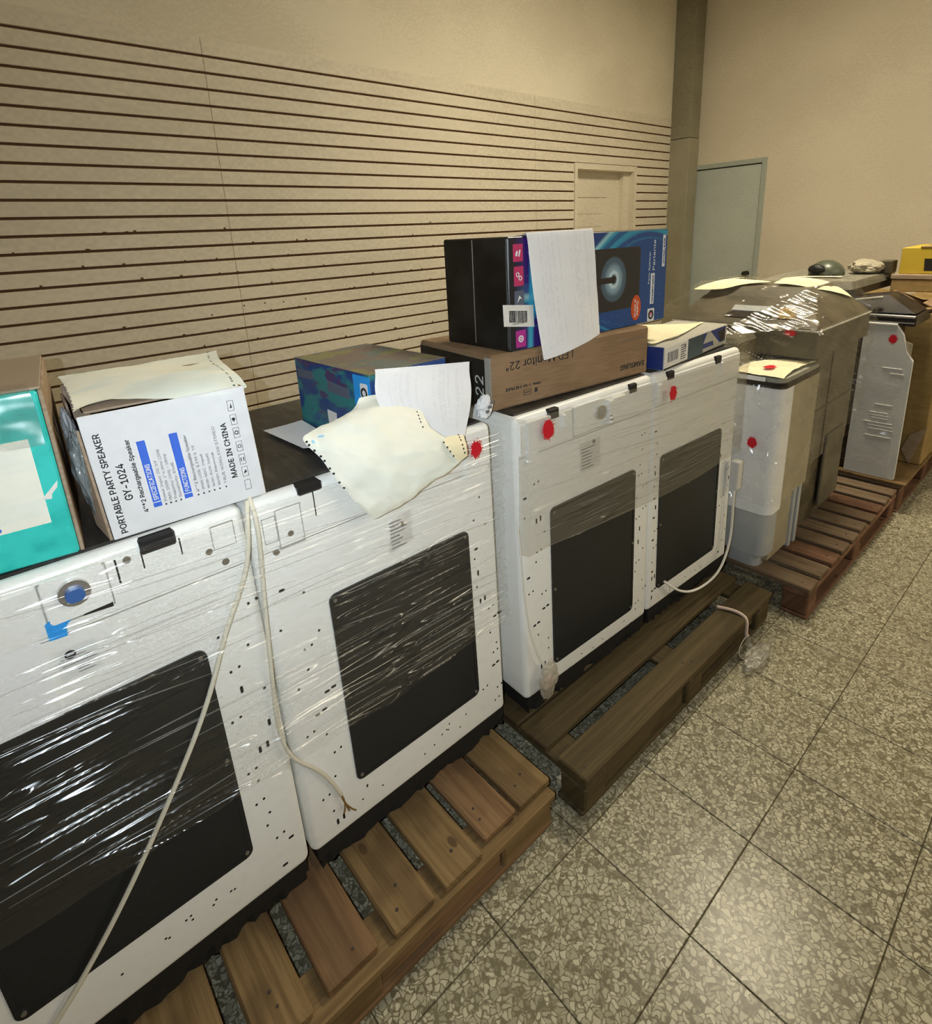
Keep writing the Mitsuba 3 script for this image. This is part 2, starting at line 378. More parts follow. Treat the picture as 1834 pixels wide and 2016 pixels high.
flat('m_glass_grey', (0.20, 0.22, 0.22), 0.2, 0.6)
flat('m_helmet', (0.075, 0.085, 0.06), 0.35, 0.5)
scene['m_bag_white'] = scuff((0.34, 0.31, 0.23), (0.46, 0.42, 0.315))

def film(alpha, rough, haze=0.25, tint=(0.75, 0.74, 0.70)):
    return {'type': 'mask', 'opacity': alpha, 'nested': {'type': 'twosided', 'nested': {'type': 'blendbsdf', 'weight': haze,
            'bsdf_0': {'type': 'roughconductor', 'material': 'none', 'alpha': rough, 'specular_reflectance': {'type': 'rgb', 'value': 0.95}},
            'bsdf_1': {'type': 'diffuse', 'reflectance': {'type': 'rgb', 'value': list(tint)}}}}}
scene['m_film'] = film(0.068, 0.05, 0.06)
scene['m_film_fold'] = film(0.24, 0.16, 0.92, (0.36, 0.355, 0.34))
scene['m_film_haze'] = film(0.22, 0.08, 0.72, (0.36, 0.33, 0.25))
scene['m_film_copier'] = film(0.08, 0.06, 0.25, (0.40, 0.36, 0.26))
scene['m_film_tape'] = film(0.24, 0.14, 0.15, (0.6, 0.6, 0.58))
scene['m_film_dull'] = film(0.30, 0.20, 0.80, (0.36, 0.34, 0.29))
scene['m_film_bag'] = film(0.45, 0.15, 0.7, (0.62, 0.58, 0.50))

# ------------------------------------------------------------------ room
WY, FX, SLAT_Z0, SLAT_D = 3.25, 5.75, 2.4467, 0.07553
k = thing('floor', 'worn terrazzo floor of large square tiles with cream stone chips', kind='structure')
part(k, 'grout_bed', bx(-4.0, 6.0, -6.0, 3.4, -0.06, -0.004), 'm_grout', label='dark grout between the tiles')
TX, TY, TS = 0.6010, 0.0817, 0.3
tile_sh = shape(cbox(0.0012, TS - 0.0012, 0.0012, TS - 0.0012, -0.02, 0.0, 0.0012), 'm_terrazzo')
rest, count = [], 0
for i in range(-16, 18):
    for j in range(-21, 12):
        x, y = TX + i * TS, TY + j * TS
        q = np.array([x + .15, y + .15, 0]) - CAM
        d = q @ FWD; uu, vv = (q @ RIGHT) / max(d, 1e-3), (q @ DOWN) / max(d, 1e-3)
        seen = d > 0.3 and -0.95 < uu < 1.0 and vv < 1.30 and y < 2.0 and x < 5.6 and (x > 0.0 or y < 1.0)
        if seen:
            part(k, 'tile', tile_sh, None, tw=T().translate([x, y, 0])); count += 1
        elif x < 5.8 and y < 3.3:
            rest.append(bx(x + .0012, x + TS - .0012, y + .0012, y + TS - .0012, -.02, 0))
part(k, 'outlying_tiles', cat_(rest), 'm_terrazzo', kind='stuff', label='terrazzo tiles beyond the stacked goods')

k = thing('wall_left', 'long wall, cream plaster above beige horizontal slats with dark grooves', kind='structure')
part(k, 'plaster', bx(-4.0, 5.95, WY + 0.004, WY + 0.2, SLAT_Z0 + 0.082, CEIL), 'm_plaster', label='cream painted plaster above the slats')
NX0, NX1, NZ = 4.10, 4.97, 2.06
part(k, 'groove_backing', cat_([bx(-4.0, NX0, WY + 0.012, WY + 0.2, 0, SLAT_Z0 + 0.082), bx(NX1, 5.75, WY + 0.012, WY + 0.2, 0, SLAT_Z0 + 0.082), bx(NX0, NX1, WY + 0.012, WY + 0.2, NZ, SLAT_Z0 + 0.082)]), 'm_groove', label='dark brown grooves behind the slats')
def slat(x0, x1, zt, zb):
    part(k, 'slat', cbox(x0 + 0.0008, x1 - 0.0008, WY, WY + 0.0135, zb, zt, 0.0012), 'm_slat')
g = 0.0062
seams = [-3.73, -1.29, 1.15, 3.59]
for r_ in range(-1, 33):
    zt = SLAT_Z0 - r_ * SLAT_D - g; zb = SLAT_Z0 - (r_ + 1) * SLAT_D + g
    if r_ == -1: zt = SLAT_Z0 + 0.082
    zb = max(zb, 0.0)
    if zt < 0.02: continue
    for a, b in zip(seams[:-1], seams[1:]): slat(a, b, zt, zb)
    if zb > NZ - 0.03: slat(seams[-1], 5.57, zt, zb)
    else:
        slat(seams[-1], NX0 - 0.03, zt, zb); slat(NX1 + 0.03, 5.57, zt, zb)
bits = []
for _ in range(60):
    r_ = random.randint(11, 21); xx = random.uniform(0.2, 2.6)
    bits.append(tr(bx(-random.uniform(.003, .009), random.uniform(.003, .009), -0.0006, 0.001, 0, random.uniform(.004, .010)), xx, WY, SLAT_Z0 - r_ * SLAT_D - g + random.uniform(0.010, 0.014) * 0 + g * 1.9))
for xx, dz in ((0.98, -.02), (1.16, .01), (1.28, .012), (1.39, 0.006), (1.53, .01)):
    bits.append(moved(disc(0.005, 0.001, 8), mat((xx, WY - 0.0005, SLAT_Z0 - 16.5 * SLAT_D + dz))))
part(k, 'chipped_spot', cat_(bits), 'm_groove', kind='stuff', label='small dark chips along the slat grooves')

k = thing('door_1', 'recessed cream doorway panel set into the slat wall', kind='structure')
part(k, 'panel', bx(NX0, NX1, WY + 0.10, WY + 0.13, 0, NZ), 'm_slat')
part(k, 'head', bx(NX0 - .01, NX1 + .01, WY + 0.004, WY + 0.13, NZ - 0.035, NZ + 0.012), 'm_slat')
part(k, 'jamb', bx(NX0 - 0.026, NX0 + 0.012, WY - 0.004, WY + 0.13, 0, NZ + 0.01), 'm_slat')
part(k, 'jamb', bx(NX1 - 0.012, NX1 + 0.026, WY - 0.004, WY + 0.13, 0, NZ + 0.01), 'm_slat')
part(k, 'reveal_stop', bx(NX1 - 0.11, NX1 - 0.012, WY + 0.055, WY + 0.102, 0, NZ - 0.03), 'm_slat')
for i_, zz in enumerate((1.80, 1.66, 1.55, 1.44, 1.33)):
    part(k, 'panel_line', bx(NX0 + 0.02, NX0 + (0.56 if i_ == 0 else 0.5), WY + 0.0988, WY + 0.101, zz, zz + (0.006 if i_ == 0 else 0.003)), 'm_pillar')

k = thing('wall_far', 'plain beige end wall behind the stacked goods', kind='structure')
part(k, 'plaster', cat_([bx(FX, FX + 0.2, -6.0, 2.385, 0, CEIL), bx(FX, FX + 0.2, 2.385, 3.2, 2.075, CEIL), bx(FX, FX + 0.2, 3.15, WY + 0.2, 0, CEIL)]), 'm_far_plaster')
k = thing('trim_1', 'olive grey corner pillar between slat wall and end wall', kind='structure')
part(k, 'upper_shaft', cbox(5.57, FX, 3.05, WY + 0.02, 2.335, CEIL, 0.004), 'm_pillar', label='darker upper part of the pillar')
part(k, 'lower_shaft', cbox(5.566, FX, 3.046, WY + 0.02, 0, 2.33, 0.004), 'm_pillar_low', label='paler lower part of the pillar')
k = thing('door_2', 'grey green metal door with frame in the end wall', kind='structure')
part(k, 'leaf', cbox(FX + 0.01, FX + 0.05, 2.425, 3.115, 0.01, 2.035, 0.002), 'm_door')
for nm, b_ in (('frame_side', (FX - 0.012, FX + 0.06, 2.375, 2.418, 0, 2.085)), ('frame_side', (FX - 0.012, FX + 0.06, 3.12, 3.16, 0, 2.085)), ('frame_head', (FX - 0.012, FX + 0.06, 2.418, 3.12, 2.042, 2.085))):
    part(k, nm, cbox(*b_, 0.003), 'm_door_frame')
for zz in (1.72, 1.0, 0.3):
    part(k, 'hinge', cbox(FX - 0.018, FX + 0.02, 3.108, 3.128, zz, zz + 0.1, 0.002), 'm_gap')
part(k, 'handle', rbox(FX - 0.07, FX + 0.02, 2.45, 2.50, 1.02, 1.07, 0.02, 1), 'm_gap', smooth=30, label='dark round knob')
k = thing('wall_right', 'wall on the right of the hall, outside the picture', kind='structure'); part(k, 'plaster', bx(-4.2, 6.0, -6.2, -6.0, 0, CEIL), 'm_far_plaster')
k = thing('wall_back', 'wall behind the camera, outside the picture', kind='structure'); part(k, 'plaster', bx(-4.2, -4.0, -6.0, 3.4, 0, CEIL), 'm_far_plaster')
single('ceiling', bx(-4.2, 6.0, -6.2, 3.5, CEIL, CEIL + 0.2), 'm_ceiling', 'flat pale ceiling of the hall', kind='structure')
for lx, ly, lz, pw, where in LAMPS:
    k = thing('ceiling_light', 'square hanging light panel ' + where, 'ceiling light', 'hanging light panels')
    m = mat((lx, ly, lz))
    part(k, 'housing', moved(cbox(-0.31, 0.31, -0.31, 0.31, 0.004, 0.059, 0.004), m), 'm_ceiling')
    for q_ in (-.2, .2):
        part(k, 'hanger', bx(lx + q_ - .004, lx + q_ + .004, ly - .004, ly + .004, lz + .06, CEIL), 'm_ceiling')
    v = np.array([[-.28, -.28, 0], [-.28, .28, 0], [.28, .28, 0], [.28, -.28, 0]]) + [lx, ly, lz]
    key = part(k, 'diffuser', trimesh.Trimesh(v, [[0, 1, 2], [0, 2, 3]], process=False), 'm_ceiling')
    scene[key]['emitter'] = {'type': 'area', 'radiance': {'type': 'rgb', 'value': [pw * c for c in LAMP_TINT]}}
#@@OBJECTS
# ------------------------------------------------------------------ pallets
def plank(parent, x0, x1, y0, y1, z0, z1, bsdf, along, name='deck_board', b=0.004, seed=None, rag=0.0, label=None, tw=None):
    L = (x1 - x0, y1 - y0)[along]
    mesh = cbox(x0, x1, y0, y1, z0, z1, b)
    v = mesh.vertices
    o = rng.uniform(0, 40)
    a, c = (v[:, 0], v[:, 1]) if along == 0 else (v[:, 1], v[:, 0])
    uv = np.stack([a + o, c + 0.7 * v[:, 2] + 0.37 * o], 1)
    return part(parent, name, mesh, bsdf, uv=uv, label=label, tw=tw)

def nail(parent, x, y, z, tw=None):
    g = trimesh.creation.cylinder(radius=rng.uniform(.0025, .0042), height=0.0024, sections=9); g.apply_translation([x, y, z])
    return part(parent, 'nail', g, 'm_nail', tw=tw)

WT = ['m_wood_tan', 'm_wood_pink']
k = thing('wooden_pallet', 'light tan wooden pallet under the two nearest washing machines', 'pallet')
edges = [(-0.36, -0.245), (-0.215, -0.097), (-0.073, 0.060), (0.094, 0.197), (0.228, 0.343), (0.377, 0.487), (0.513, 0.626), (0.649, 0.758), (0.770, 0.884)]
fronts = [0.775, 0.77, 0.78, 0.772, 0.776, 0.767, 0.763, 0.781, 0.779]
for i, ((a, b), f) in enumerate(zip(edges, fronts)):
    plank(k, a, b, f, 1.80, 0.109, 0.131, WT[(i * 5 + i // 3) % 2], 1, b=0.003 + 0.002 * (i % 2))
    for _ in range(1 + int(rng.random() > .4)):
        nail(k, rng.uniform(a + .02, b - .02), f + rng.uniform(.015, .09), 0.131)
for y0, y1 in ((0.752, 0.852), (1.25, 1.35), (1.72, 1.80)):
    plank(k, -0.36, 0.878, y0, y1, 0.086, 0.1085, 'm_wood_tan', 0, name='stringer_board')
for y0, y1 in ((0.758, 0.85), (1.255, 1.345), (1.725, 1.795)):
    for x0, x1 in ((-0.35, -0.23), (0.20, 0.335), (0.69, 0.868)):
        plank(k, x0, x1, y0, y1, 0.016, 0.0855, 'm_wood_tan', 0, name='block', b=0.006)
    plank(k, 0.335, 0.69, y0 + 0.012, y0 + 0.04, 0.02, 0.085, 'm_wood_pink', 0, name='side_rail')
    plank(k, -0.23, 0.20, y0 + 0.012, y0 + 0.04, 0.02, 0.085, 'm_wood_pink', 0, name='side_rail')
    plank(k, -0.36, 0.868, y0, y1, 0.0, 0.0155, 'm_wood_pink', 0, name='bottom_board')

k = thing('wooden_pallet', 'dark brown wooden pallet with long front boards and a torn plastic tie hanging off it', 'pallet')
M2 = mat((0.94, 0.70, 0), yaw=math.radians(-0.2))
for y0, y1, m in ((0.0, 0.102, 'm_wood_brown'), (0.142, 0.245, 'm_wood_brown'), (0.252, 0.36, 'm_wood_brown'), (0.50, 0.60, 'm_wood_brown'), (0.74, 0.84, 'm_wood_brown'), (0.94, 1.04, 'm_wood_brown')):
    plank(k, 0.0, 1.165, y0, y1, 0.119, 0.141, m, 0, tw=T(M2.tolist()), b=0.004)
for x0, x1 in ((0.006, 0.10), (0.54, 0.635), (1.06, 1.16)):
    plank(k, x0, x1, 0.004, 1.03, 0.096, 0.1185, 'm_wood_brown', 1, name='stringer_board', tw=T(M2.tolist()))
    for y0 in (0.006, 0.46, 0.93):
        plank(k, x0, x1, y0, y0 + 0.09, 0.016, 0.0955, 'm_wood_brown', 0, name='block', tw=T(M2.tolist()), b=0.006)
for y0 in (0.012, 0.47, 0.93):
    plank(k, 0.10, 0.54, y0 + .01, y0 + 0.04, 0.0, 0.118, 'm_wood_brown', 0, name='side_rail', tw=T(M2.tolist()))
    plank(k, 0.635, 1.06, y0 + .012, y0 + 0.04, 0.04, 0.118, 'm_wood_brown', 0, name='side_rail', tw=T(M2.tolist()))
    plank(k, 0.0, 1.16, y0, y0 + 0.09, 0.0, 0.0155, 'm_wood_brown', 0, name='bottom_board', tw=T(M2.tolist()))
for x in (0.03, 0.07, 0.57, 0.60, 1.10):
    nail(k, x, 0.03 + rng.uniform(0, .04), 0.141, tw=T(M2.tolist()))

k = thing('wooden_pallet', 'narrow slatted reddish brown pallet under the film wrapped photocopier', 'pallet')
x = 2.215
WR = ['m_wood_grey', 'm_wood_grey', 'm_wood_red', 'm_wood_grey', 'm_wood_grey']
i = 0
while x < 3.44:
    w = 0.088 + 0.012 * rng.random()
    plank(k, x, min(x + w, 3.45), 0.598 + 0.012 * rng.random(), 1.60, 0.120, 0.140, WR[i % 5], 1, b=0.003); i += 1
    if rng.random() > .3: nail(k, x + w * rng.uniform(.3, .7), 0.64, 0.140)
    x += w + 0.032
for y0, y1 in ((0.60, 0.70), (1.05, 1.15), (1.5, 1.6)):
    plank(k, 2.215, 3.44, y0, y1, 0.098, 0.1195, 'm_wood_red', 0, name='stringer_board')
    for x0 in (2.218, 2.78, 3.34):
        plank(k, x0, x0 + 0.10, y0 + .002, y1 - .002, 0.016, 0.0975, 'm_wood_red', 0, name='block', b=0.006)
    plank(k, 2.215, 3.44, y0, y1, 0.0, 0.0155, 'm_wood_red', 0, name='bottom_board')

k = thing('wooden_pallet', 'pallet topped with a plywood sheet under the pale panelled cabinet', 'pallet')
part(k, 'plywood_sheet', cbox(3.465, 4.62, 0.575, 1.55, 0.158, 0.172, 0.003), 'm_wood_tan', uv=cbox(3.465, 4.62, 0.575, 1.55, 0.158, 0.172, 0.003).vertices[:, [1, 0]], label='thin tan plywood top')
for x0 in (3.47, 3.60, 3.74, 3.88, 4.02, 4.16, 4.30, 4.44):
    plank(k, x0, x0 + 0.1, 0.59, 1.54, 0.137, 0.1575, 'm_wood_grey', 1)
for y0 in (0.595, 1.02, 1.44):
    plank(k, 3.47, 4.6, y0, y0 + .1, 0.117, 0.1365, 'm_wood_red', 0, name='stringer_board')
    for x0 in (3.475, 4.0, 4.49):
        plank(k, x0, x0 + 0.1, y0, y0 + .098, 0.016, 0.1165, 'm_wood_red', 0, name='block', b=0.006)
    plank(k, 3.47, 4.6, y0, y0 + .1, 0.0, 0.0155, 'm_wood_red', 0, name='bottom_board')
k = thing('wooden_pallet', 'dark wooden pallet under the tall brown cartons farthest along the row', 'pallet')
for x0 in (4.66, 4.80, 4.94, 5.08, 5.22, 5.36):
    plank(k, x0, x0 + 0.11, 0.62, 1.55, 0.118, 0.138, 'm_wood_red', 1)
for y0 in (0.625, 1.02, 1.44):
    plank(k, 4.66, 5.47, y0, y0 + .1, 0.098, 0.1175, 'm_wood_red', 0, name='stringer_board')
    for x0 in (4.665, 5.0, 5.365):
        plank(k, x0, x0 + 0.1, y0, y0 + .098, 0.0, 0.0975, 'm_wood_red', 0, name='block', b=0.006)

# ------------------------------------------------------------------ washing machines (their backs, with access panel, face us)
MH, MB = 1.085, 0.198
def paint_mark(parent, r, m, bsdf='m_red_paint', stretch=1.25):
    g_ = np.random.default_rng(int(r * 1e5) + len(scene))
    pc = [plate(blob(r * .72, len(scene), 30, .10), -0.0006, 0.0002)]
    for _ in range(110):
        t_, q_ = g_.uniform(0, 6.283), r * (.68 + abs(g_.normal(0, .15)))
        d_ = g_.uniform(.0006, .0016) * (1.25 - .5 * q_ / r)
        pc.append(tr(plate(blob(d_, 3, 6, .2), -0.0006, 0.0002), q_ * math.cos(t_), 0, q_ * math.sin(t_)))
    pm = cat_(pc); pm.apply_scale([1, 1, stretch])
    return part(parent, 'paint_mark', moved(pm, m), bsdf, label='red sprayed dot')

def washer(label, m, W, panel, z0=MB, seed=0, depth=0.60, group='white washing machines on pallets', vents=()):
    k = thing('washing_machine', label, 'washing machine', group)
    part(k, 'body', moved(rbox(0, W, 0, depth, z0, MH, 0.017), m), 'm_white', smooth=35)
    r = np.random.default_rng(seed)
    xs = np.linspace(0.015, W - 0.015, 44)
    fy = -0.004 + 0.034 * (meshkit.fbm(np.stack([xs * 17 + seed, 0 * xs, 0 * xs], 1), 3, seed)) * r.uniform(0.3, 1.0, 44)
    poly = Polygon(list(zip(xs, fy)) + [(W - 0.015, depth - .02), (0.015, depth - .02)])
    low = trimesh.creation.extrude_polygon(poly, 0.028, engine='earcut')
    part(k, 'base', moved(cat_([tr(low, 0, 0, 0.1415), tr(bx(0.010, W - 0.010, 0.004, depth - .012, 0, z0 - 0.1695 + 0.008), 0, 0, 0.1695)]), m), 'm_black_base', label='ragged black plastic base')
    part(k, 'lid', moved(cbox(0.014, W - 0.014, 0.020, depth - 0.016, MH - 0.012, MH + 0.004, 0.004), m), 'm_black_top', label='dusty black glass lid')
    p0, p1, q0, q1 = panel
    poly = rrect(p0, p1, q0, q1, 0.017)
    bp = part(k, 'access_panel', moved(plate(poly, -0.0028, 0.004), m), 'm_dark_panel', label='charcoal sheet metal panel')
    rimp = poly.difference(poly.buffer(-0.009))
    part(bp, 'rim', moved(plate(rimp, -0.0042, 0.0), m), 'm_dark_panel')
    rows = [moved(plate(rrect(p0 + .05 + .11 * c_, p0 + .05 + .11 * c_ + .075, q1 - .06 - .02 * r_, q1 - .055 - .02 * r_, .002, 2), -0.0034, 0.0), m) for r_ in range(3) for c_ in range(3)] if vents == () else [moved(plate(rrect(a, a + .075, b, b + .013, .004, 2), -0.0034, 0.0), m) for a, b in vents]
    part(bp, 'vent_slots', cat_(rows), 'm_black', kind='stuff', label='pressed slots in the panel')
    for u, z in ((p0 + .012, q0 + .014), (p1 - .012, q0 + .014), (p0 + .012, q1 - .014), (p1 - .012, q1 - .014), (p0 + .009, (q0 + q1) / 2), (p1 - .009, (q0 + q1) / 2)):
        part(bp, 'screw', moved(tr(disc(0.0042, 0.003, 10), u, -0.0062, z), m), 'm_screw')
    # punched holes and slots
    hs = []
    for side in (0, 1):
        for i in range(17):
            z = z0 + 0.05 + i * 0.040 + r.uniform(-.012, .012); u = (r.uniform(0.02, p0 - .015) if side == 0 else r.uniform(p1 + .012, W - .02))
            w, h = (0.0025, 0.0028) if r.random() < .72 else ((0.0028, 0.008) if r.random() < .5 else (0.006, 0.003))
            for d in (0, 0.016)[:1 + (r.random() < .45)]:
                hs.append(tr(plate(rrect(-w, w, -h, h, 0.8 * min(w, h), 2), -0.0003, 0.001), u + d, 0, z + 0.003 * d / .016))
    for i in range(12):
        u = r.uniform(p0, p1); hs.append(tr(plate(rrect(-.0024, .0024, -.002, .002, .0015, 2), -0.0003, 0.001), u, 0, q0 - r.uniform(.03, .07)))
    part(k, 'punched_holes', moved(cat_(hs), m), 'm_hole', kind='stuff', label='small dark holes punched in the back')
    # upper housing seam
    zs = MH - 0.112
    part(k, 'housing_seam', moved(bx(0.012, W - 0.012, -0.0004, 0.002, zs, zs + 0.0022), m), 'm_seam')
    part(k, 'housing', moved(cbox(0.010, W - 0.010, -0.0035, 0.02, zs + 0.006, MH - 0.018, 0.003), m), 'm_white', label='shallow raised strip below the lid')
    return k

m1 = mat((-0.300, 0.980, 0), 0.0, 0.016)
m2 = mat((0.315, 0.980, 0), 0.0, 0.020)
yw = math.radians(-2.2)
m3 = mat((0.982, 0.948, 0), yw, 0.022)
m4 = mat((1.590, 0.927, 0), yw, 0.028)
def hinge_cover(k, m, u0, u1, z0, z1): part(k, 'hinge_cover', moved(cbox(u0, u1, -0.006, 0.05, z0, z1, 0.003), m), 'm_black', label='black lid hinge')
def screw(k, m, u, z, r=0.006): part(k, 'screw', moved(tr(disc(r, 0.0055, 12), u, -0.0045, z), m), 'm_screw')
def outline(k, m, u0, u1, z0, z1, w=0.0016, name='pressed_outline'):
    p = sbox(u0, z0, u1, z1); part(k, name, moved(plate(p.difference(p.buffer(-w, join_style=2)), -0.0042, 0.0), m), 'm_seam')

# first machine, at the left edge
k = W1 = washer('white washing machine at the left edge with blue water inlet and blue tape', m1, 0.607, (0.105, 0.497, 0.330, 0.842), seed=3)
o = 0.316
outline(k, m1, -0.017 + o, 0.072 + o, 0.994, 1.068, .0022)
pl = part(k, 'inlet_plate', moved(plate(rrect(-0.013 + o, 0.068 + o, 0.998, 1.072, 0.006), -0.007, 0.0), m1), 'm_white_plastic', label='white square inlet plate')
part(pl, 'inlet_ring', moved(tr(plate(Polygon(disc_pts := np.stack([0.021 * np.cos(np.linspace(0, 6.2832, 33)[:-1]), 0.021 * np.sin(np.linspace(0, 6.2832, 33)[:-1])], 1)), -0.016, 0.0), o + 0.025, 0, 1.042), m1), 'm_chrome', label='metal inlet ring')
part(pl, 'inlet_cap', moved(tr(plate(rrect(-0.0125, 0.0125, -0.0105, 0.0105, 0.010), -0.024, 0.0), o + 0.025, 0, 1.041), m1), 'm_blue', label='blue plastic inlet cap')
part(pl, 'slot', moved(plate(Polygon([(o + .028, .996), (o + .068, .993), (o + .068, 1.0), (o + .03, .9985)]), -0.0078, 0.0), m1), 'm_hole')
hinge_cover(k, m1, 0.438, 0.492, 1.058, 1.084)
for u in (0.437, 0.495): part(k, 'notch', moved(bx(u, u + 0.002, -0.0042, 0.0, 1.035, 1.066), m1), 'm_hole')
part(k, 'notch', moved(bx(0.40, 0.4025, -0.0042, 0.0, 1.025, 1.066), m1), 'm_hole')
screw(k, m1, 0.537, 1.022); screw(k, m1, 0.560, 0.992, 0.0065); screw(k, m1, 0.417, 1.060, 0.006)
outline(k, m1, 0.545, 0.585, 1.02, 1.066)
rl = part(k, 'rating_label', moved(plate(sbox(0.296, 0.896, 0.350, 0.950), -0.0008, 0.0), m1), 'm_label_pale', label='small printed rating label')
part(rl, 'round_mark', moved(tr(plate(blob(0.0075, 1, rough=.02).difference(sbox(-.005, -.0012, .005, .0012)), -0.0014, 0), 0.314, 0, 0.937), m1), 'm_ink', label='round black mark')
part(rl, 'print_lines', moved(cat_([plate(sbox(0.300 + (0.0 if i > 2 else .018), 0.901 + i * .0062, 0.300 + rng.uniform(.03, .047), 0.9022 + i * .0062), -0.0013, 0) for i in range(7)]), m1), 'm_ink_grey', kind='stuff')
single('adhesive_tape', moved(plate(Polygon([(.296, 0.975), (.318, .973), (.3205, .990), (.336, 1.004), (.3265, 1.022), (.301, 1.006), (.296, 1.003)]), -0.0056, -0.0044), m1), 'm_blue_tape', 'bright blue scrap of tape stuck below the water inlet', 'tape')
single('paper_sheet', moved(plate(sbox(0.02, 0.84, 0.285, 1.05), -0.0018, -0.0006), m1), 'm_paper_white', 'blank pale sheet stuck to the machine below the teal carton', 'paper')

# second machine
k = W2 = washer('white washing machine with red dot at its top right and papers hanging over it', m2, 0.612, (0.128, 0.512, 0.318, 0.826), seed=8)
o = -0.315
part(k, 'notch', moved(bx(0.128, 0.130, -0.0042, 0.0, 1.015, 1.066), m2), 'm_hole')
hinge_cover(k, m2, 0.10, 0.150, 1.066, 1.086)
outline(k, m2, 0.022, 0.049, 0.993, 1.046); outline(k, m2, 0.049, 0.10, 0.972, 1.055)
screw(k, m2, 0.073, 0.998); screw(k, m2, 0.040, 0.970); screw(k, m2, 0.324, 0.919, 0.005)
b = part(k, 'corner_bracket', moved(plate(Polygon([(.515, .962), (.588, .968), (.590, 1.074), (.522, 1.074)]).buffer(-.003).buffer(.003), -0.009, 0.0), m2), 'm_white_plastic', label='white corner bracket')
screw(b, m2, 0.574, 1.007, 0.006)
rl = part(k, 'worn_label', moved(plate(Polygon([(.281, .855), (.350, .868), (.352, .945), (.30, .935)]), -0.0008, 0.0), m2), 'm_label_grey', label='scuffed grey label')
part(rl, 'print_lines', moved(cat_([plate(sbox(0.292, 0.865 + i * .009, 0.292 + rng.uniform(.02, .05), 0.8675 + i * .009), -0.0013, 0) for i in range(8)]), m2), 'm_ink_grey', kind='stuff')

# third machine
k = W3 = washer('white washing machine with red dot at its top left below the monitor carton', m3, 0.598, (0.118, 0.510, 0.268, 0.795), seed=12)
b = part(k, 'corner_bracket', moved(plate(Polygon([(.034, .962), (.068, .955), (.068, 1.0), (.118, 1.0), (.118, 1.070), (.034, 1.070)]).buffer(-.002).buffer(.002), -0.012, 0.0), m3), 'm_white_plastic', label='white plastic corner bracket')
screw(b, m3, 0.045, 0.968, 0.005); screw(b, m3, 0.062, 1.0, 0.005)
hinge_cover(k, m3, 0.118, 0.158, 1.054, 1.083); hinge_cover(k, m3, 0.468, 0.505, 1.052, 1.080)
outline(k, m3, .212, .338, .982, 1.066, .002)
pl = part(k, 'inlet_plate', moved(plate(sbox(0.215, 0.985, 0.335, 1.068), -0.007, 0.0), m3), 'm_white_plastic', label='white square inlet plate')
part(pl, 'inlet_ring', moved(tr(plate(Polygon(disc_pts), -0.014, 0.0), 0.325, 0, 1.030), m3), 'm_chrome', label='metal inlet ring')
part(pl, 'inlet_bore', moved(tr(disc(0.012, 0.004, 18), 0.325, -0.0165, 1.030), m3), 'm_seam')
part(k, 'plastic_clip', moved(cbox(0.352, 0.372, -0.02, 0.0, 0.985, 1.06, 0.004), m3), 'm_white_plastic')
part(k, 'plastic_clip', moved(cbox(0.372, 0.44, -0.014, 0.0, 1.035, 1.062, 0.004), m3), 'm_white_plastic')
part(k, 'plastic_clip', moved(cbox(0.165, 0.178, -0.013, 0.0, 1.02, 1.06, 0.003), m3), 'm_white_plastic')
rl = part(k, 'rating_label', moved(plate(sbox(0.245, 0.862, 0.335, 0.952), -0.0008, 0.0), m3), 'm_label_grey', label='small grey rating label')
part(rl, 'print_lines', moved(cat_([plate(sbox(0.252, 0.870 + i * .01, 0.252 + rng.uniform(.03, .07), 0.8725 + i * .01), -0.0013, 0) for i in range(7)] + [tr(plate(blob(.006, 2, rough=.05), -.0014, 0), .306, 0, .944)]), m3), 'm_ink_grey', kind='stuff')

# fourth machine
k = W4 = washer('white washing machine with red dot below the blue and white toner carton', m4, 0.560, (0.050, 0.448, 0.275, 0.795), seed=21, vents=((.08, .665), (.085, .625), (.20, .69), (.21, .655), (.30, .715), (.31, .685)))
part(k, 'plastic_clip', moved(cbox(0.004, 0.03, -0.015, 0.0, 0.985, 1.055, 0.004), m4), 'm_white_plastic')
part(k, 'plastic_clip', moved(cbox(0.40, 0.416, -0.012, 0.0, 1.0, 1.055, 0.003), m4), 'm_white_plastic')
hinge_cover(k, m4, 0.07, 0.11, 1.052, 1.08); hinge_cover(k, m4, 0.37, 0.41, 1.052, 1.08)

# cords
def P3(m, pts, d=-0.008): return np.array([(m @ np.array([u, dd if len(q) > 2 else d, z, 1]))[:3] for q in pts for (u, z, dd) in [(q[0], q[1], q[2] if len(q) > 2 else 0)]])
single('power_cord', tube(P3(mat((0, .98, 0)), [(.300, 1.088, .004), (.290, 1.055, -.012), (.276, .975, -.012), (.222, .867, -.014), (.183, .780, -.016), (.073, .590, -.018), (-.136, .314, -.014), (-.185, .255, -.010), (-.20, .17, -.012)]), 0.0047), 'm_cord', 'long cream cord crossing the dark panel of the leftmost machine', 'cord', smooth=True)
k = thing('power_cord', 'cream cord with bare wire ends hanging between the two nearest machines', 'cord')
part(k, 'cable', tube(P3(mat((0, .98, 0)), [(.306, 1.094, .01), (.305, 1.06, -.011), (.302, .97, -.012), (.290, .81, -.014), (.281, .66, -.014), (.281, .58, -.014), (.300, .505, -.016), (.334, .452, -.014), (.372, .375, -.012), (.388, .325, -.010)]), 0.0043), 'm_cord', smooth=True)
for e in ((.402, .268), (.388, .27), (.418, .255)):
    part(k, 'wire_end', tube(P3(mat((0, .98, 0)), [(.388, .327, -.010), (.394, .30, -.012), (e[0], e[1], -.012)]), 0.002, 6, 14), 'm_brass', smooth=True)
k = thing('power_cord', 'white cord looping under the machine below the blue and white carton', 'cord')
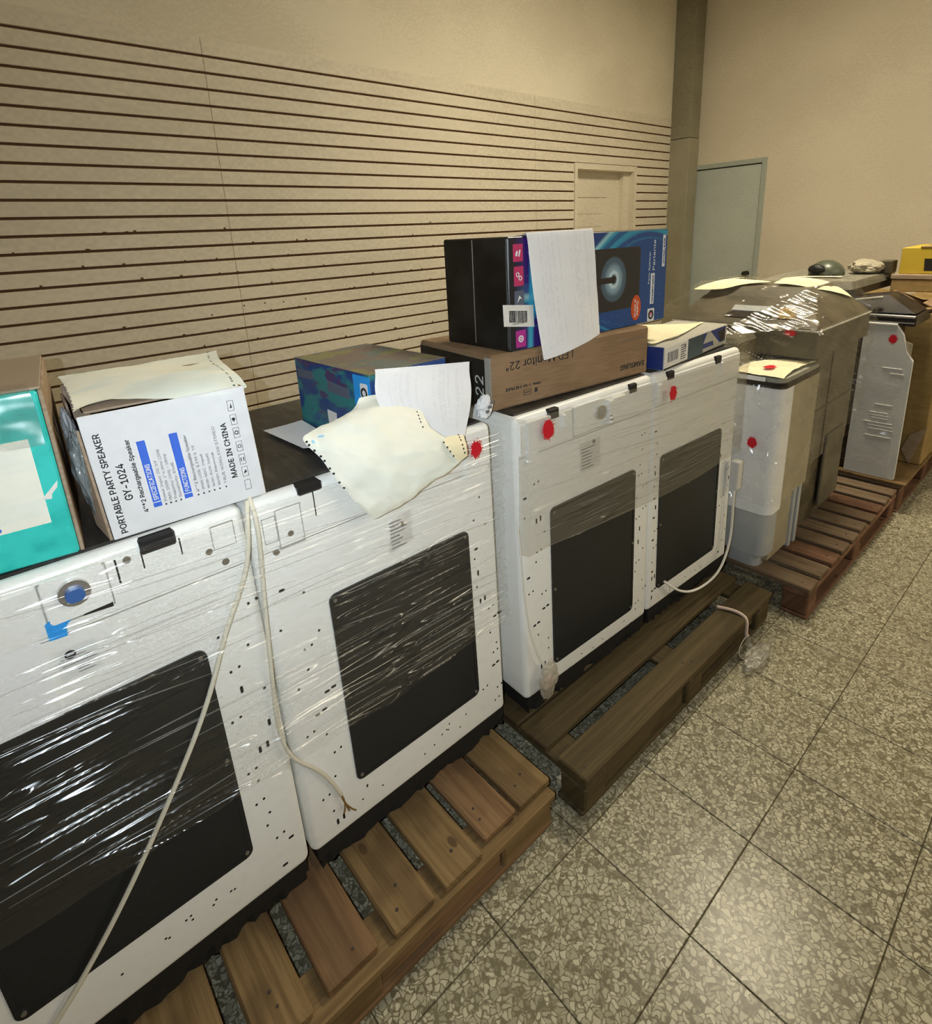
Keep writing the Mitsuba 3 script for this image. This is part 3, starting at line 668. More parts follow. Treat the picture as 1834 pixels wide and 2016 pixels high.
c4 = [(1.655, .305, .905), (1.70, .262, .888), (1.80, .205, .878), (1.92, .185, .872), (2.01, .205, .868), (2.075, .28, .868), (2.092, .42, .870), (2.093, .535, .872)]
part(k, 'cable', tube([(a, c, b) for a, b, c in c4], 0.0048), 'm_cord_white', smooth=True)
part(k, 'plug', rbox(2.068, 2.108, 0.852, 0.888, 0.530, 0.652, 0.008, 1), 'm_label_grey', smooth=30, label='grey moulded plug')
k = thing('power_cord', 'thin white cord hanging down the corner of the machine below the monitor carton', 'cord')
part(k, 'cable', tube([(.955, .945, .80), (.962, .940, .66), (.972, .936, .52), (.985, .930, .43), (1.012, .925, .345), (1.035, .920, .295)], 0.0022, 6, 40), 'm_cord_white', smooth=True)
def crumple(c, r, seed, sub=4, amp=0.35):
    g = trimesh.creation.icosphere(subdivisions=sub)
    v = g.vertices
    q = 1 + amp * (meshkit.fbm(v * 2.6 + seed * 3.1, 4, seed) - 0.5) * 2
    g.vertices = v * q[:, None] * np.asarray(r) + np.asarray(c)
    return g
k = thing('plug_bag', 'crumpled clear bag holding a plug at the foot of the machine below the monitor carton', 'bag')
part(k, 'bag', crumple((1.040, .916, .262), (.038, .012, .062), 5), 'm_film_bag', smooth=True)
part(k, 'plug', rbox(1.020, 1.055, .908, .926, .235, .275, 0.007, 1), 'm_cable_pink', smooth=30)
part(k, 'plug_pin', tube([(1.035, .916, .24), (1.03, .914, .20)], 0.0028, 6, 6), 'm_brass'); part(k, 'plug_pin', tube([(1.05, .916, .24), (1.047, .914, .20)], 0.0028, 6, 6), 'm_brass')

# ------------------------------------------------------------------ cartons on the machines
def frame(o, yaw, L, W, H, pitch=0, lean=0):
    m = mat(o, yaw, lean, pitch)
    return m, m[:3, 0], m[:3, 1], m[:3, 2]
def face_pt(m, u, d, z): return (m @ np.array([u, d, z, 1]))[:3]

# teal carton
L, W, H = 0.40, 0.34, 0.258
m = mat((-0.352, 1.034, 1.0905), math.radians(-5.6))
k = thing('carton', 'teal carton with a white paper label at the left edge', 'carton')
part(k, 'box', moved(cbox(0, L, 0, W, 0, H, 0.003), m), 'm_teal', label='teal printed cardboard')
part(k, 'top_flap', moved(cbox(0.0, L + .004, 0.012, W, H + .0002, H + 0.004, 0.001), m), 'm_tape', label='brown top covered with clear tape')
part(k, 'side_flap', moved(cbox(L + .0006, L + 0.006, 0.004, W, 0.0, H, 0.001), m), 'm_kraft_raw', label='raw kraft edge of the carton')
c = [[(u_, .05, H + .007) for u_ in (.01, .2, .39)], [(u_, .0, H + .0055) for u_ in (.01, .2, .392)], [(u_, -.008, H - .016) for u_ in (.01, .2, .394)], [(u_, -.005, H - .045) for u_ in (.01, .2, .394)], [(u_, -.004, H - .078) for u_ in (.01, .2, .394)]]
g, uv, P_ = sheet([[face_pt(m, *q) for q in row] for row in c], 40, 40, .010, 13, k=2)
part(k, 'top_tape', g, 'm_film_tape', smooth=True, label='clear tape over the upper edge')
lb = part(k, 'paper_label', moved(plate(sbox(0.075, 0.060, 0.376, 0.192), -0.0012, 0), m), 'm_paper_cream', label='blank white paper label')
part(k, 'flap_rag', moved(plate(Polygon([(.372, .098), (.384, .11), (.396, .122), (.394, .112), (.386, .104), (.384, .096)]), -0.002, 0), m), 'm_label_white')
text_on(lb, '023', 0.010, face_pt(m, .318, -.0013, .062), m[:3, 2], -m[:3, 0], -m[:3, 1], 'm_print_blue', True)

# speaker carton: hollow, its left end open
k = thing('carton', 'white party speaker carton with an open left end between the teal carton and the papers', 'carton')
L, W, H = 0.245, 0.29, 0.208
m = mat((0.0925, 0.995, 1.0905), math.radians(-2.5), 0.045)
ms = m
fr = part(k, 'front_panel', moved(cbox(0, L, 0, 0.005, 0, H, 0.001), m), 'm_carton_white', label='white printed front')
part(k, 'back_panel', moved(cbox(0, L, W - .005, W, 0, H, 0.001), m), 'm_kraft_raw')
part(k, 'end_panel', moved(cbox(L - .005, L, .0055, W - .0055, 0.0055, H, 0.001), m), 'm_kraft_raw')
part(k, 'bottom_panel', moved(cbox(0, L, .0055, W - .0055, 0, 0.005, 0.001), m), 'm_kraft_raw')
part(k, 'top_panel', moved(cbox(0.012, L, 0.030, W - .0055, H - .004, H, 0.001), m), 'm_kraft_raw')
part(k, 'end_flap', moved(plate(Polygon([(0, 0), (.085, 0), (.08, H * .30), (.05, H * .42), (.03, H * .36), (.012, H * .62), (0, H * .9)]), 0, .004), m @ mat((-.001, .004, 0), math.radians(97))), 'm_kraft_raw', label='torn raw kraft flap')
part(k, 'end_flap', moved(cbox(-0.004, 0.0, .19, W, 0.0, H * .93, 0.001), m), 'm_kraft_raw', label='open raw kraft flap')
nn = -m[:3, 1]; UP, RT = m[:3, 2] / np.linalg.norm(m[:3, 2]), m[:3, 0]
def sp(u, v): return face_pt(m, u * L, -0.0002, v * H)
for txt, u, v, v1, h, bold, ink in (
    ('PORTABLE PARTY SPEAKER', .086, .030, .855, .0088, True, 'm_ink'), ('GY-1024', .166, .285, .59, .0105, True, 'm_ink'), ("4''*2 Rechargeable Speaker", .232, .15, .765, .0064, True, 'm_ink'),
    ('Power Input: DC 5V', .352, .195, .55, .0042, False, 'm_ink_grey'), ('RMS: 300W  2*4 ohms 150W', .383, .195, .635, .0042, False, 'm_ink_grey'), ('Frequency: 55Hz ~ 18kHz', .415, .195, .585, .0042, False, 'm_ink_grey'), ('Sensitivity: 85dB', .446, .195, .50, .0042, False, 'm_ink_grey'),
    ("4''*2 Rechargeable Speaker", .560, .195, .70, .0045, False, 'm_ink'), ('With USB & FM & TF', .596, .20, .60, .0042, False, 'm_ink_grey'), ('With MIC Input', .632, .20, .51, .0042, False, 'm_ink_grey'), ('With AUX (opt)', .668, .20, .50, .0042, False, 'm_ink_grey'), ('With Remote', .704, .20, .50, .0042, False, 'm_ink_grey'), ('TRUE WIRELESS STEREO', .748, .20, .715, .0045, False, 'm_ink_grey'),
    ('MADE IN CHINA', .826, .225, .725, .0088, True, 'm_ink')):
    text_on(fr, txt, h, sp(u, v), UP, -RT, nn, ink, bold, width=(v1 - v) * H)
dots = [moved(tr(disc(.0016, .0004, 8), u * L - .0016, -.0003, .172 * H), m) for u in (.348, .378, .410, .442, .555, .591, .627, .663, .699, .743)]
part(fr, 'bullet_dots', cat_(dots), 'm_ink', kind='stuff')
for u0, u1, v0, v1, s_ in ((.268, .318, .215, .73, 'SPECIFICATIONS'), (.461, .513, .215, .735, 'FUNCTIONS')):
    pb = part(fr, 'blue_bar', moved(plate(sbox(u0 * L, v0 * H, u1 * L, v1 * H), -.0004, 0), m), 'm_print_blue')
    part(fr, 'blue_square', moved(plate(sbox(u0 * L, .170 * H, u1 * L, .207 * H), -.0004, 0), m), 'm_print_blue')
    text_on(fr, s_, .0068, face_pt(m, (u1 - .012) * L, -.0005, (v0 + .012) * H), UP, -RT, nn, 'm_carton_white', True, depth=.0003, width=.31 * H if len(s_) > 10 else .21 * H)
for i, v in enumerate((.135, .258, .373, .494, .617, .733, .856)):
    u = .886; w, h = .021 * L * 1.0, .045 * H
    cu, cv = u * L, v * H
    fr_ = sbox(cu - w, cv - h, cu + w, cv + h)
    g = [plate(fr_.difference(fr_.buffer(-.0006, join_style=2)), -.0004, 0)]
    inner = [None, Polygon([(-.003, -.004), (.003, -.001), (.001, .004)]), sbox(-.003, -.0035, -.0015, .0035).union(sbox(.0015, -.0035, .003, .0035)), sbox(-.003, -.003, .003, .003).difference(sbox(-.002, -.002, .002, .002)), blob(.0036, 4, rough=.1).difference(blob(.0022, 4, rough=.1)), Polygon([(-.0035, .002), (0, -.004), (.0035, .002), (0, .004)]), Polygon([(-.002, -.004), (.002, -.004), (.001, .004)])][i]
    if inner is not None: g.append(tr(plate(inner, -.0004, 0), cu, 0, cv))
    part(fr, 'pictogram', moved(cat_(g), m), 'm_ink')
single('speaker', moved(rbox(0.03, L - .015, .02, W - .02, 0.008, H - .03, .02), m), 'm_black', 'black speaker inside the open white carton', 'speaker', smooth=30)
k = thing('plastic_bag', 'grey plastic packing spilling from the open end of the white carton', 'plastic packing')
part(k, 'packing', moved(crumple((-.006, .075, .10), (.016, .035, .07), 9), m), 'm_glass_grey', smooth=True); part(k, 'packing', moved(crumple((-.008, .18, .12), (.012, .05, .065), 14), m), 'm_tower_grey', smooth=True)
part(k, 'tag', moved(crumple((.002, .030, .125), (.006, .012, .016), 4, 3), m), 'm_label_white', smooth=True)

# continuous form lying over the speaker carton
def perforations(parent, P_, cols, rows, r, d=0.0006, sides=(0.02, 0.98), span=(.03, .97)):
    h = []
    n = P_.shape
    for s in sides:
        for i in np.linspace(span[0], span[1], rows):
            if cols == 'v': a, b = i, s
            else: a, b = s, i
            ia, ib = int(a * (n[0] - 2)), int(b * (n[1] - 2))
            p = P_[ia, ib]; du, dv = P_[ia + 1, ib] - p, P_[ia, ib + 1] - p
            nrm = np.cross(du, dv); nrm /= np.linalg.norm(nrm)
            if nrm @ (CAM * [1, 1, 1] - p) < 0: nrm = -nrm
            e1 = du / np.linalg.norm(du); e2 = np.cross(nrm, e1)
            a_ = np.arange(8) * np.pi / 4
            v = np.vstack([p + nrm * d + r * (math.cos(t) * e1 + math.sin(t) * e2) for t in a_] + [p + nrm * d])
            h.append(trimesh.Trimesh(v, [(8, j, (j + 1) % 8) for j in range(8)], process=False))
    part(parent, 'sprocket_holes', cat_(h), 'm_ink', kind='stuff', label='row of small dark sprocket holes')
k = thing('paper_sheet', 'greenish continuous form draped over the top of the white speaker carton', 'paper')
c = [[(.100, 1.345, 1.304), (.20, 1.350, 1.303), (.30, 1.352, 1.303), (.402, 1.345, 1.305)],
     [(.098, 1.22, 1.304), (.19, 1.23, 1.312), (.28, 1.23, 1.304), (.372, 1.22, 1.302)],
     [(.091, 1.10, 1.305), (.18, 1.11, 1.308), (.26, 1.09, 1.316), (.352, 1.09, 1.303)],
     [(.083, 1.012, 1.304), (.15, 1.016, 1.310), (.23, .992, 1.297), (.335, .988, 1.294)]]
g, uv, P_ = sheet(c, 30, 34, 0.006, 3)
part(k, 'page', g, 'm_paper_form', smooth=True, uv=uv); perforations(k, P_, 'v', 20, .0022)

# dusty blue carton
L, W, H = 0.215, 0.325, 0.170
m = mat((0.592, 1.008, 1.0905), math.radians(2.7))
k = thing('carton', 'dusty blue and green printed carton behind the hanging papers', 'carton')
b = part(k, 'box', moved(cbox(0, L, 0, W, 0, H, 0.003), m), 'm_dust_print')
scene.pop(b)
bm = cbox(0, L, 0, W, 0, H, 0.003); put(b, shape(moved(bm, m), 'm_dust_print', uv=np.stack([bm.vertices[:, 1] / W + bm.vertices[:, 0], bm.vertices[:, 2] / H], 1)))
tp = cbox(0.0005, L - .0005, 0.0005, W - .0005, H, H + 0.0012, 0.0005)
part(k, 'top', moved(tp, m), 'm_dust_top', uv=tp.vertices[:, :2] / W, label='dust covered top')
ml = m @ mat((0, W, 0), math.radians(-90))      # left end: right = -depth
pt = part(k, 'logo_patch', moved(plate(sbox(W - .062, H - .075, W + .0, H - .004), -.0012, 0), ml), 'm_blue_tape', label='bright blue logo patch')
part(pt, 'logo_square', moved(plate(rrect(W - .036, W - .008, H - .062, H - .020, .005), -.0018, 0), ml), 'm_white_ink')
part(pt, 'logo_ring', moved(tr(plate(blob(.012, 1, rough=.02).difference(blob(.007, 1, rough=.02)), -.0024, 0), W - .022, 0, H - .041), ml), 'm_ink')
part(k, 'print_strip', moved(plate(Polygon([(W - .175, H - .060), (W - .085, H - .066), (W - .085, H - .042), (W - .175, H - .034)]), -.001, 0), ml), 'm_icon_grey')
part(k, 'print_strip', moved(plate(sbox(.012, H - .045, .085, H - .024), -.001, 0), ml), 'm_icon_grey')
part(k, 'paper_tag', moved(plate(Polygon([(W - .185, .005), (W - .155, 0.0), (W - .15, .06), (W - .188, .062)]), -.0016, 0), ml), 'm_label_white', label='torn pale tag')

# monitor carton, upside down
L, W, H = 0.612, 0.355, 0.147
m = mat((0.952, 1.020, 1.0905), math.radians(-6.4))
k = thing('carton', 'brown monitor carton with upside down lettering below the black carton', 'carton')
bxk = part(k, 'box', moved(cbox(0, L, 0, W, 0, H, 0.006), m), 'm_kraft', label='kraft cardboard')
part(k, 'end_print', moved(plate(sbox(.004, .004, W - .03, H - .014), -.0009, 0), m @ mat((0, W, 0), math.radians(-90))), 'm_black_carton', label='black printed end')
part(k, 'edge_strip', moved(plate(sbox(W - .028, .004, W - .004, H - .006), -.0009, 0), m @ mat((0, W, 0), math.radians(-90))), 'm_grey_face', label='greyish worn edge')
me = m @ mat((0, W, 0), math.radians(-90))
text_on(k, '22', .036, face_pt(me, W - .036, -.001, .030), me[:3, 2], -me[:3, 0], -me[:3, 1], 'm_label_grey', False)
RTm, nm = m[:3, 0], -m[:3, 1]
def mp(u, v): return face_pt(m, u * L, -.0002, v * H)
dz = np.array([0, 0, -1.0])
text_on(bxk, 'LED Monitor', .0215, mp(.470, .83), -RTm, dz, nm, 'm_ink', False, width=.30 * L)
text_on(bxk, '22"', .0215, mp(.155, .83), -RTm, dz, nm, 'm_ink', False, width=.078 * L)
text_on(bxk, 'SAMSUNG', .0150, mp(.972, .285), -RTm, dz, nm, 'm_ink', True, width=.180 * L)
text_on(bxk, 'HDMI', .0075, mp(.160, .37), -RTm, dz, nm, 'm_ink', True, width=.09 * L); text_on(bxk, 'D-Sub', .0062, mp(.212, .365), -RTm, dz, nm, 'm_ink', True, width=.045 * L); text_on(bxk, 'Wide', .0062, mp(.268, .36), -RTm, dz, nm, 'm_ink', True, width=.045 * L)
text_on(bxk, 'Energy label inside', .0045, mp(.965, .80), -RTm, dz, nm, 'm_ink_grey', width=.18 * L)
f1 = sbox(.168 * L, .17 * H, .212 * L, .265 * H)
part(bxk, 'pictogram', moved(plate(f1.difference(f1.buffer(-.0012)).union(sbox(.175 * L, .21 * H, .205 * L, .222 * H)), -.0005, 0), m), 'm_ink')
part(bxk, 'pictogram', moved(plate(Polygon([(.232 * L, .18 * H), (.246 * L, .19 * H), (.250 * L, .27 * H), (.243 * L, .25 * H), (.236 * L, .275 * H)]), -.0005, 0), m), 'm_ink')
part(bxk, 'stain', moved(tr(plate(blob(.004, 5, rough=.5), -.0004, 0), .43 * L, 0, .16 * H), m), 'm_kraft_olive')
MZ = 1.0905 + H

# black and blue speaker carton on top of it
L, W, H = 0.690, 0.262, 0.284
m = mat((1.014, 1.012, MZ + .0006), math.radians(-2.0))
k = thing('carton', 'black carton with blue speaker artwork lying on the brown monitor carton', 'carton')
bm = cbox(0, L, 0, W, 0, H, .004)
bk = part(k, 'box', moved(bm, m), 'm_black_carton', label='worn black cardboard')
ar = plate(sbox(.002, .002, L - .002, H - .002), -.0008, 0)
art = part(k, 'artwork', moved(ar, m), 'm_swirl', uv=np.stack([ar.vertices[:, 0] / L, ar.vertices[:, 2] / H], 1), label='blue swirling printed front')
a0, a1, b0, b1 = .455 * L, .792 * L, .205 * H, .835 * H
wp = rrect(a0, a1, b0, b1, .010); wi = plate(wp, -.0016, 0)
part(art, 'speaker_picture', moved(wi, m), 'm_ring', uv=np.stack([(wi.vertices[:, 0] - a0) / (a1 - a0), (wi.vertices[:, 2] - b0) / (b1 - b0)], 1), label='dark picture of a speaker with pale ring')
for (u0, u1, v0, v1, mt), gl in zip(((.022, .071, .79, .94, 'm_icon_pink'), (.024, .072, .58, .75, 'm_icon_pink'), (.025, .072, .40, .54, 'm_icon_grey'), (.027, .078, .03, .185, 'm_icon_violet')), range(4)):
    ic = part(art, 'feature_icon', moved(plate(rrect(u0 * L, u1 * L, v0 * H, v1 * H, .003), -.0016, 0), m), mt)
    cu, cv = (u0 + u1) / 2 * L, (v0 + v1) / 2 * H
    def rg(x_, z_, r_=.006):
        from shapely.affinity import translate
        return translate(blob(r_, 1, rough=.01).difference(blob(r_ * .6, 1, rough=.01)), x_, z_)
    if gl == 0: G = Polygon([(-.009, -.008), (-.004, -.008), (0, .002), (-.004, .006), (-.009, -.002)]).union(Polygon([(.0, -.008), (.004, -.01), (.009, .006), (.005, .008)]))
    elif gl == 1: G = rg(-.004, .004).union(rg(.005, -.005))
    elif gl == 2: G = Polygon([(-.008, -.010), (.002, 0), (.010, -.002), (.0, .008)])
    else: G = rg(0, 0, .009).union(blob(.003, 1, rough=.01))
    g = plate(G, -.0022, 0)
    part(art, 'glyph', moved(tr(g, cu, 0, cv), m), 'm_white_ink')
ov = blob(1, 1, n=40, rough=0.0); from shapely import affinity as AF
ovp = AF.translate(AF.scale(ov, .036 * L, .137 * H, origin=(0, 0)), .770 * L, .190 * H)
part(art, 'orange_badge', moved(plate(ovp, -.0022, 0), m), 'm_orange', label='orange oval badge')
text_on(art, '20,000 W', .0075, face_pt(m, .767 * L, -.0024, .085 * H), m[:3, 2], -m[:3, 0], -m[:3, 1], 'm_white_ink', True, width=.2 * H); text_on(art, 'PMPO', .0085, face_pt(m, .786 * L, -.0024, .10 * H), m[:3, 2], -m[:3, 0], -m[:3, 1], 'm_white_ink', True, width=.16 * H)
part(art, 'logo_square', moved(plate(rrect(.862 * L, .914 * L, .008 * H, .15 * H, .004), -.0016, 0), m), 'm_white_ink')
part(art, 'logo_ring', moved(tr(plate(AF.scale(blob(.014, 1, rough=.02).difference(blob(.008, 1, rough=.02)), 1, 1.05), -.0022, 0), .888 * L, 0, .080 * H), m), 'm_ink')
text_on(art, 'G', .012, face_pt(m, .888 * L + .004, -.0024, .066 * H), m[:3, 2], -m[:3, 0], -m[:3, 1], 'm_icon_pink', True)
part(art, 'white_strip', moved(plate(sbox(.878 * L, .20 * H, .906 * L, .535 * H), -.0016, 0), m), 'm_white_ink')
text_on(art, 'Rechargeable speaker', .007, face_pt(m, .898 * L, -.0018, .215 * H), m[:3, 2], -m[:3, 0], -m[:3, 1], 'm_navy', True, width=.30 * H)
text_on(art, 'Parlante', .012, face_pt(m, .905 * L, -.0012, .56 * H), m[:3, 2], -m[:3, 0], -m[:3, 1], 'm_white_ink', False, width=.33 * H)
text_on(art, 'Party Speaker', .0075, face_pt(m, .868 * L, -.0012, .42 * H), m[:3, 2], -m[:3, 0], -m[:3, 1], 'm_white_ink', False, width=.35 * H)
part(art, 'white_strip', moved(plate(sbox(.962 * L, .595 * H, .982 * L, .935 * H), -.0016, 0), m), 'm_white_ink')
text_on(art, 'WIRELESS', .006, face_pt(m, .977 * L, -.0018, .62 * H), m[:3, 2], -m[:3, 0], -m[:3, 1], 'm_navy', True, width=.28 * H)
ml = m @ mat((0, W, 0), math.radians(-90))
part(bk, 'tape_seam', moved(bx(.124, .1268, -.0008, 0, .01, H - .004), ml), 'm_chrome', label='shiny strip of tape on the black end')
part(bk, 'tape_seam', moved(bx(W - .008, W - .0065, -.0008, 0, .01, H - .004), ml), 'm_ink_grey')
st = part(k, 'barcode_sticker', moved(plate(Polygon([(-.022, .245 * H), (.085, .195 * H), (.082, .395 * H), (-.024, .435 * H)]), -.0022, -.001), m), 'm_label_white', label='white barcode sticker')
bars, xx = [], -.004
while xx < .058:
    w = random.choice((.0012, .0022, .0034)); y_ = .375 - (xx * .9) * .45
    bars.append(plate(sbox(xx, (y_ - .105) * H, xx + w, (y_) * H), -.0027, -.002)); xx += w + random.choice((.0012, .0022))
part(st, 'bars', moved(cat_(bars), m), 'm_ink', kind='stuff', label='printed bars')
text_on(st, '7 401168 520142', .005, face_pt(m, .004, -.0024, .243 * H), m[:3, 0], m[:3, 2], -m[:3, 1], 'm_ink_grey', width=.045)
# sheet hanging over its front
c = [[(.062, .10, H + .0022), (.14, .11, H + .0022), (.23, .10, H + .0022), (.312, .095, H + .0022)], [(.058, .012, H + .003), (.14, .012, H + .003), (.23, .012, H + .003), (.313, .012, H + .003)], [(.058, -.008, H - .006), (.14, -.010, H - .004), (.23, -.010, H - .004), (.314, -.008, H - .002)], [(.070, -.013, H * .55), (.15, -.018, H * .56), (.24, -.017, H * .54), (.325, -.012, H * .55)], [(.088, -.018, H * .12), (.16, -.024, H * .16), (.25, -.024, H * .20), (.334, -.014, H * .24)], [(.097, -.024, -.034), (.17, -.030, -.026), (.26, -.028, -.012), (.336, -.018, .002)]]
g, uv, P_ = sheet([[face_pt(m, *q) for q in row] for row in c], 44, 26, .0022, 5, k=2)
kk = thing('paper_sheet', 'white printed sheet hanging over the front of the black speaker carton', 'paper')
part(kk, 'page', g, 'm_paper_print', smooth=True, uv=uv)

# toner carton
L, W, H = 0.520, 0.21, 0.076
m = mat((1.600, 0.920, 1.0905), math.radians(4.9))
k = thing('carton', 'flat blue and white carton with barcode at the right end of the machines', 'carton')
part(k, 'box', moved(cbox(0, L, 0, W, 0, H, .003), m), 'm_grey_face')
ml = m @ mat((0, W, 0), math.radians(-90))
part(k, 'blue_end', moved(plate(sbox(.002, .002, W - .002, H - .002), -.001, 0), ml), 'm_navy', label='navy blue end')
fl = part(k, 'white_front', moved(plate(sbox(.003, .006, .175, H - .003), -.001, 0), m), 'm_label_white', label='white label with barcode')
bars, xx = [], .025
while xx < .10:
    w = random.choice((.002, .003, .005)); bars.append(plate(sbox(xx, .022, xx + w, .055), -.0016, 0)); xx += w + random.choice((.0025, .004))
bars += [plate(sbox(.120, .015 + i * .0075, .12 + random.uniform(.025, .042), .0185 + i * .0075), -.0016, 0) for i in range(7)] + [plate(sbox(.148, .050, .158, .062), -.0017, 0)]
part(fl, 'bars', moved(cat_(bars), m), 'm_ink_grey', kind='stuff', label='printed bars and lines')
part(k, 'teal_print', moved(plate(sbox(.178, .004, .30, H - .003), -.001, 0), m), 'm_teal_dark')
part(k, 'navy_print', moved(plate(sbox(.302, .018, .50, H - .003), -.001, 0), m), 'm_navy')
part(k, 'wedge_print', moved(plate(Polygon([(.30, .036), (.332, H - .004), (.36, H - .004), (.46, .012), (.40, .006), (.385, .035)]), -.0014, 0), m), 'm_grey_face')
part(k, 'red_print', moved(plate(Polygon([(.43, .060), (.49, .066), (.50, .025), (.46, .02)]), -.0018, 0), m), 'm_black_carton')
part(k, 'dark_foot', moved(plate(Polygon([(.003, -.0), (.50, 0.0), (.50, .004), (.003, .006)]), -.001, 0), m), 'm_black')
c = [[(1.897, 1.207, 1.172), (1.965, 1.130, 1.173), (2.019, 1.077, 1.172), (2.090, 1.043, 1.171)],
     [(1.807, 1.134, 1.172), (1.831, 1.051, 1.177), (1.897, 1.020, 1.173), (1.950, 1.010, 1.172)],
     [(1.703, 1.056, 1.173), (1.753, 1.015, 1.174), (1.764, 0.975, 1.178), (1.829, 0.982, 1.172)],
     [(1.629, 1.002, 1.171), (1.597, 0.955, 1.176), (1.673, 0.968, 1.171), (1.709, 0.961, 1.173)]]
g, uv, P_ = sheet(c, 30, 30, .005, 8)
kk = thing('paper_sheet', 'yellowish sheet lying on the flat blue and white carton', 'paper'); part(kk, 'page', g, 'm_paper_yellow', smooth=True, uv=uv)

# papers hanging over the second machine
c = [[(0.601, 0.998, 1.274), (0.678, 0.993, 1.266), (0.764, 0.988, 1.257), (0.850, 0.985, 1.248)],
     [(0.591, 0.986, 1.243), (0.666, 0.981, 1.234), (0.754, 0.977, 1.221), (0.840, 0.973, 1.207)],
     [(0.594, 0.978, 1.198), (0.661, 0.971, 1.189), (0.743, 0.965, 1.177), (0.829, 0.962, 1.165)],
     [(0.650, 0.972, 1.131), (0.703, 0.962, 1.115), (0.750, 0.955, 1.093), (0.790, 0.950, 1.073)]]
g, uv, P_ = sheet(c, 34, 30, .003, 21)
kk = thing('paper_sheet', 'white printed sheet standing upright behind the yellowish draped form', 'paper'); part(kk, 'page', g, 'm_paper_print', smooth=True, uv=uv)
c = [[(0.563, 1.004, 1.220), (0.597, 1.003, 1.219), (0.643, 0.996, 1.214), (0.685, 0.990, 1.208)],
     [(0.490, 1.000, 1.188), (0.533, 0.975, 1.193), (0.608, 0.960, 1.184), (0.689, 0.952, 1.157)],
     [(0.423, 0.985, 1.178), (0.492, 0.950, 1.162), (0.584, 0.930, 1.149), (0.699, 0.925, 1.126)],
     [(0.438, 0.965, 1.141), (0.498, 0.930, 1.120), (0.592, 0.912, 1.103), (0.751, 0.912, 1.081)],
     [(0.465, 0.945, 1.081), (0.509, 0.920, 1.066), (0.595, 0.906, 1.048), (0.760, 0.908, 1.058)],
     [(0.522, 0.930, 0.995), (0.530, 0.926, 0.985), (0.595, 0.912, 1.004), (0.737, 0.908, 1.049)]]
g, uv, P_ = sheet(c, 54, 44, .016, 31)
kk = thing('paper_sheet', 'large yellowish continuous form draped over the machine front beside a red dot', 'paper')
part(kk, 'page', g, 'm_paper_cream', smooth=True, uv=uv)
perforations(kk, P_, 'v', 9, .0026, sides=(0.035,), span=(.47, .86)); perforations(kk, P_, 'v', 8, .0020, sides=(0.965,), span=(.03, .33))
def decal(parent, P_, i0, i1, j0, j1, bsdf, name, d=.0005):
    sub = P_[i0:i1, j0:j1]; du, dv = np.gradient(sub, axis=0), np.gradient(sub, axis=1); nr = np.cross(du, dv); nr /= np.linalg.norm(nr, axis=-1, keepdims=True)
    nr = np.where((nr * (CAM - sub)).sum(-1, keepdims=True) < 0, -nr, nr); v = (sub + nr * d).reshape(-1, 3); a, b = sub.shape[:2]; idx = np.arange(a * b).reshape(a, b)
    f = np.stack([idx[:-1, :-1], idx[1:, :-1], idx[1:, 1:], idx[:-1, 1:]], -1).reshape(-1, 4)
    part(parent, name, trimesh.Trimesh(v, np.vstack([f[:, [0, 1, 2]], f[:, [0, 2, 3]]]), process=False), bsdf, smooth=True)
decal(kk, P_, 22, 25, 3, 5, 'm_form_blue', 'printed_emblem'); decal(kk, P_, 19, 21, 5, 8, 'm_form_blue', 'printed_heading')
c = [[(0.710, 0.930, 1.110), (0.742, 0.930, 1.107), (0.774, 0.930, 1.100)], [(0.702, 0.902, 1.099), (0.732, 0.903, 1.096), (0.761, 0.906, 1.086)], [(0.724, 0.895, 1.061), (0.743, 0.898, 1.059), (0.759, 0.902, 1.062)]]
g, uv, P_ = sheet(c, 14, 10, .004, 41)
kk = thing('paper_sheet', 'small folded pale yellow corner with dark holes beside the red dot', 'paper'); part(kk, 'page', g, 'm_paper_yellow', smooth=True, uv=uv); perforations(kk, P_, 'v', 6, .0024, sides=(.1, .9))
c = [[(.474, 1.335, 1.0965), (.52, 1.325, 1.099), (.570, 1.322, 1.102)], [(.480, 1.235, 1.0965), (.52, 1.215, 1.098), (.565, 1.20, 1.100)], [(.486, 1.140, 1.0965), (.52, 1.11, 1.098), (.56, 1.08, 1.100)]]
g, uv, P_ = sheet(c, 10, 10, .0)
kk = thing('paper_sheet', 'plain grey white sheet lying on the black lid left of the blue carton', 'paper'); part(kk, 'page', g, 'm_paper_white', smooth=True, uv=uv)
kk = thing('paper_scrap', 'crumpled white scrap between the upright sheet and the monitor carton', 'paper scrap'); part(kk, 'scrap', crumple((.908, 1.005, 1.118), (.022, .018, .028), 17, 3, .5), 'm_paper_white', smooth=True)
for e in range(3):
    part(kk, 'print_patch', tr(bx(-.006, .006, -.001, 0, -.004, .004), .902 + e * .008, .986, 1.112 + e * .01), 'm_ink_grey')

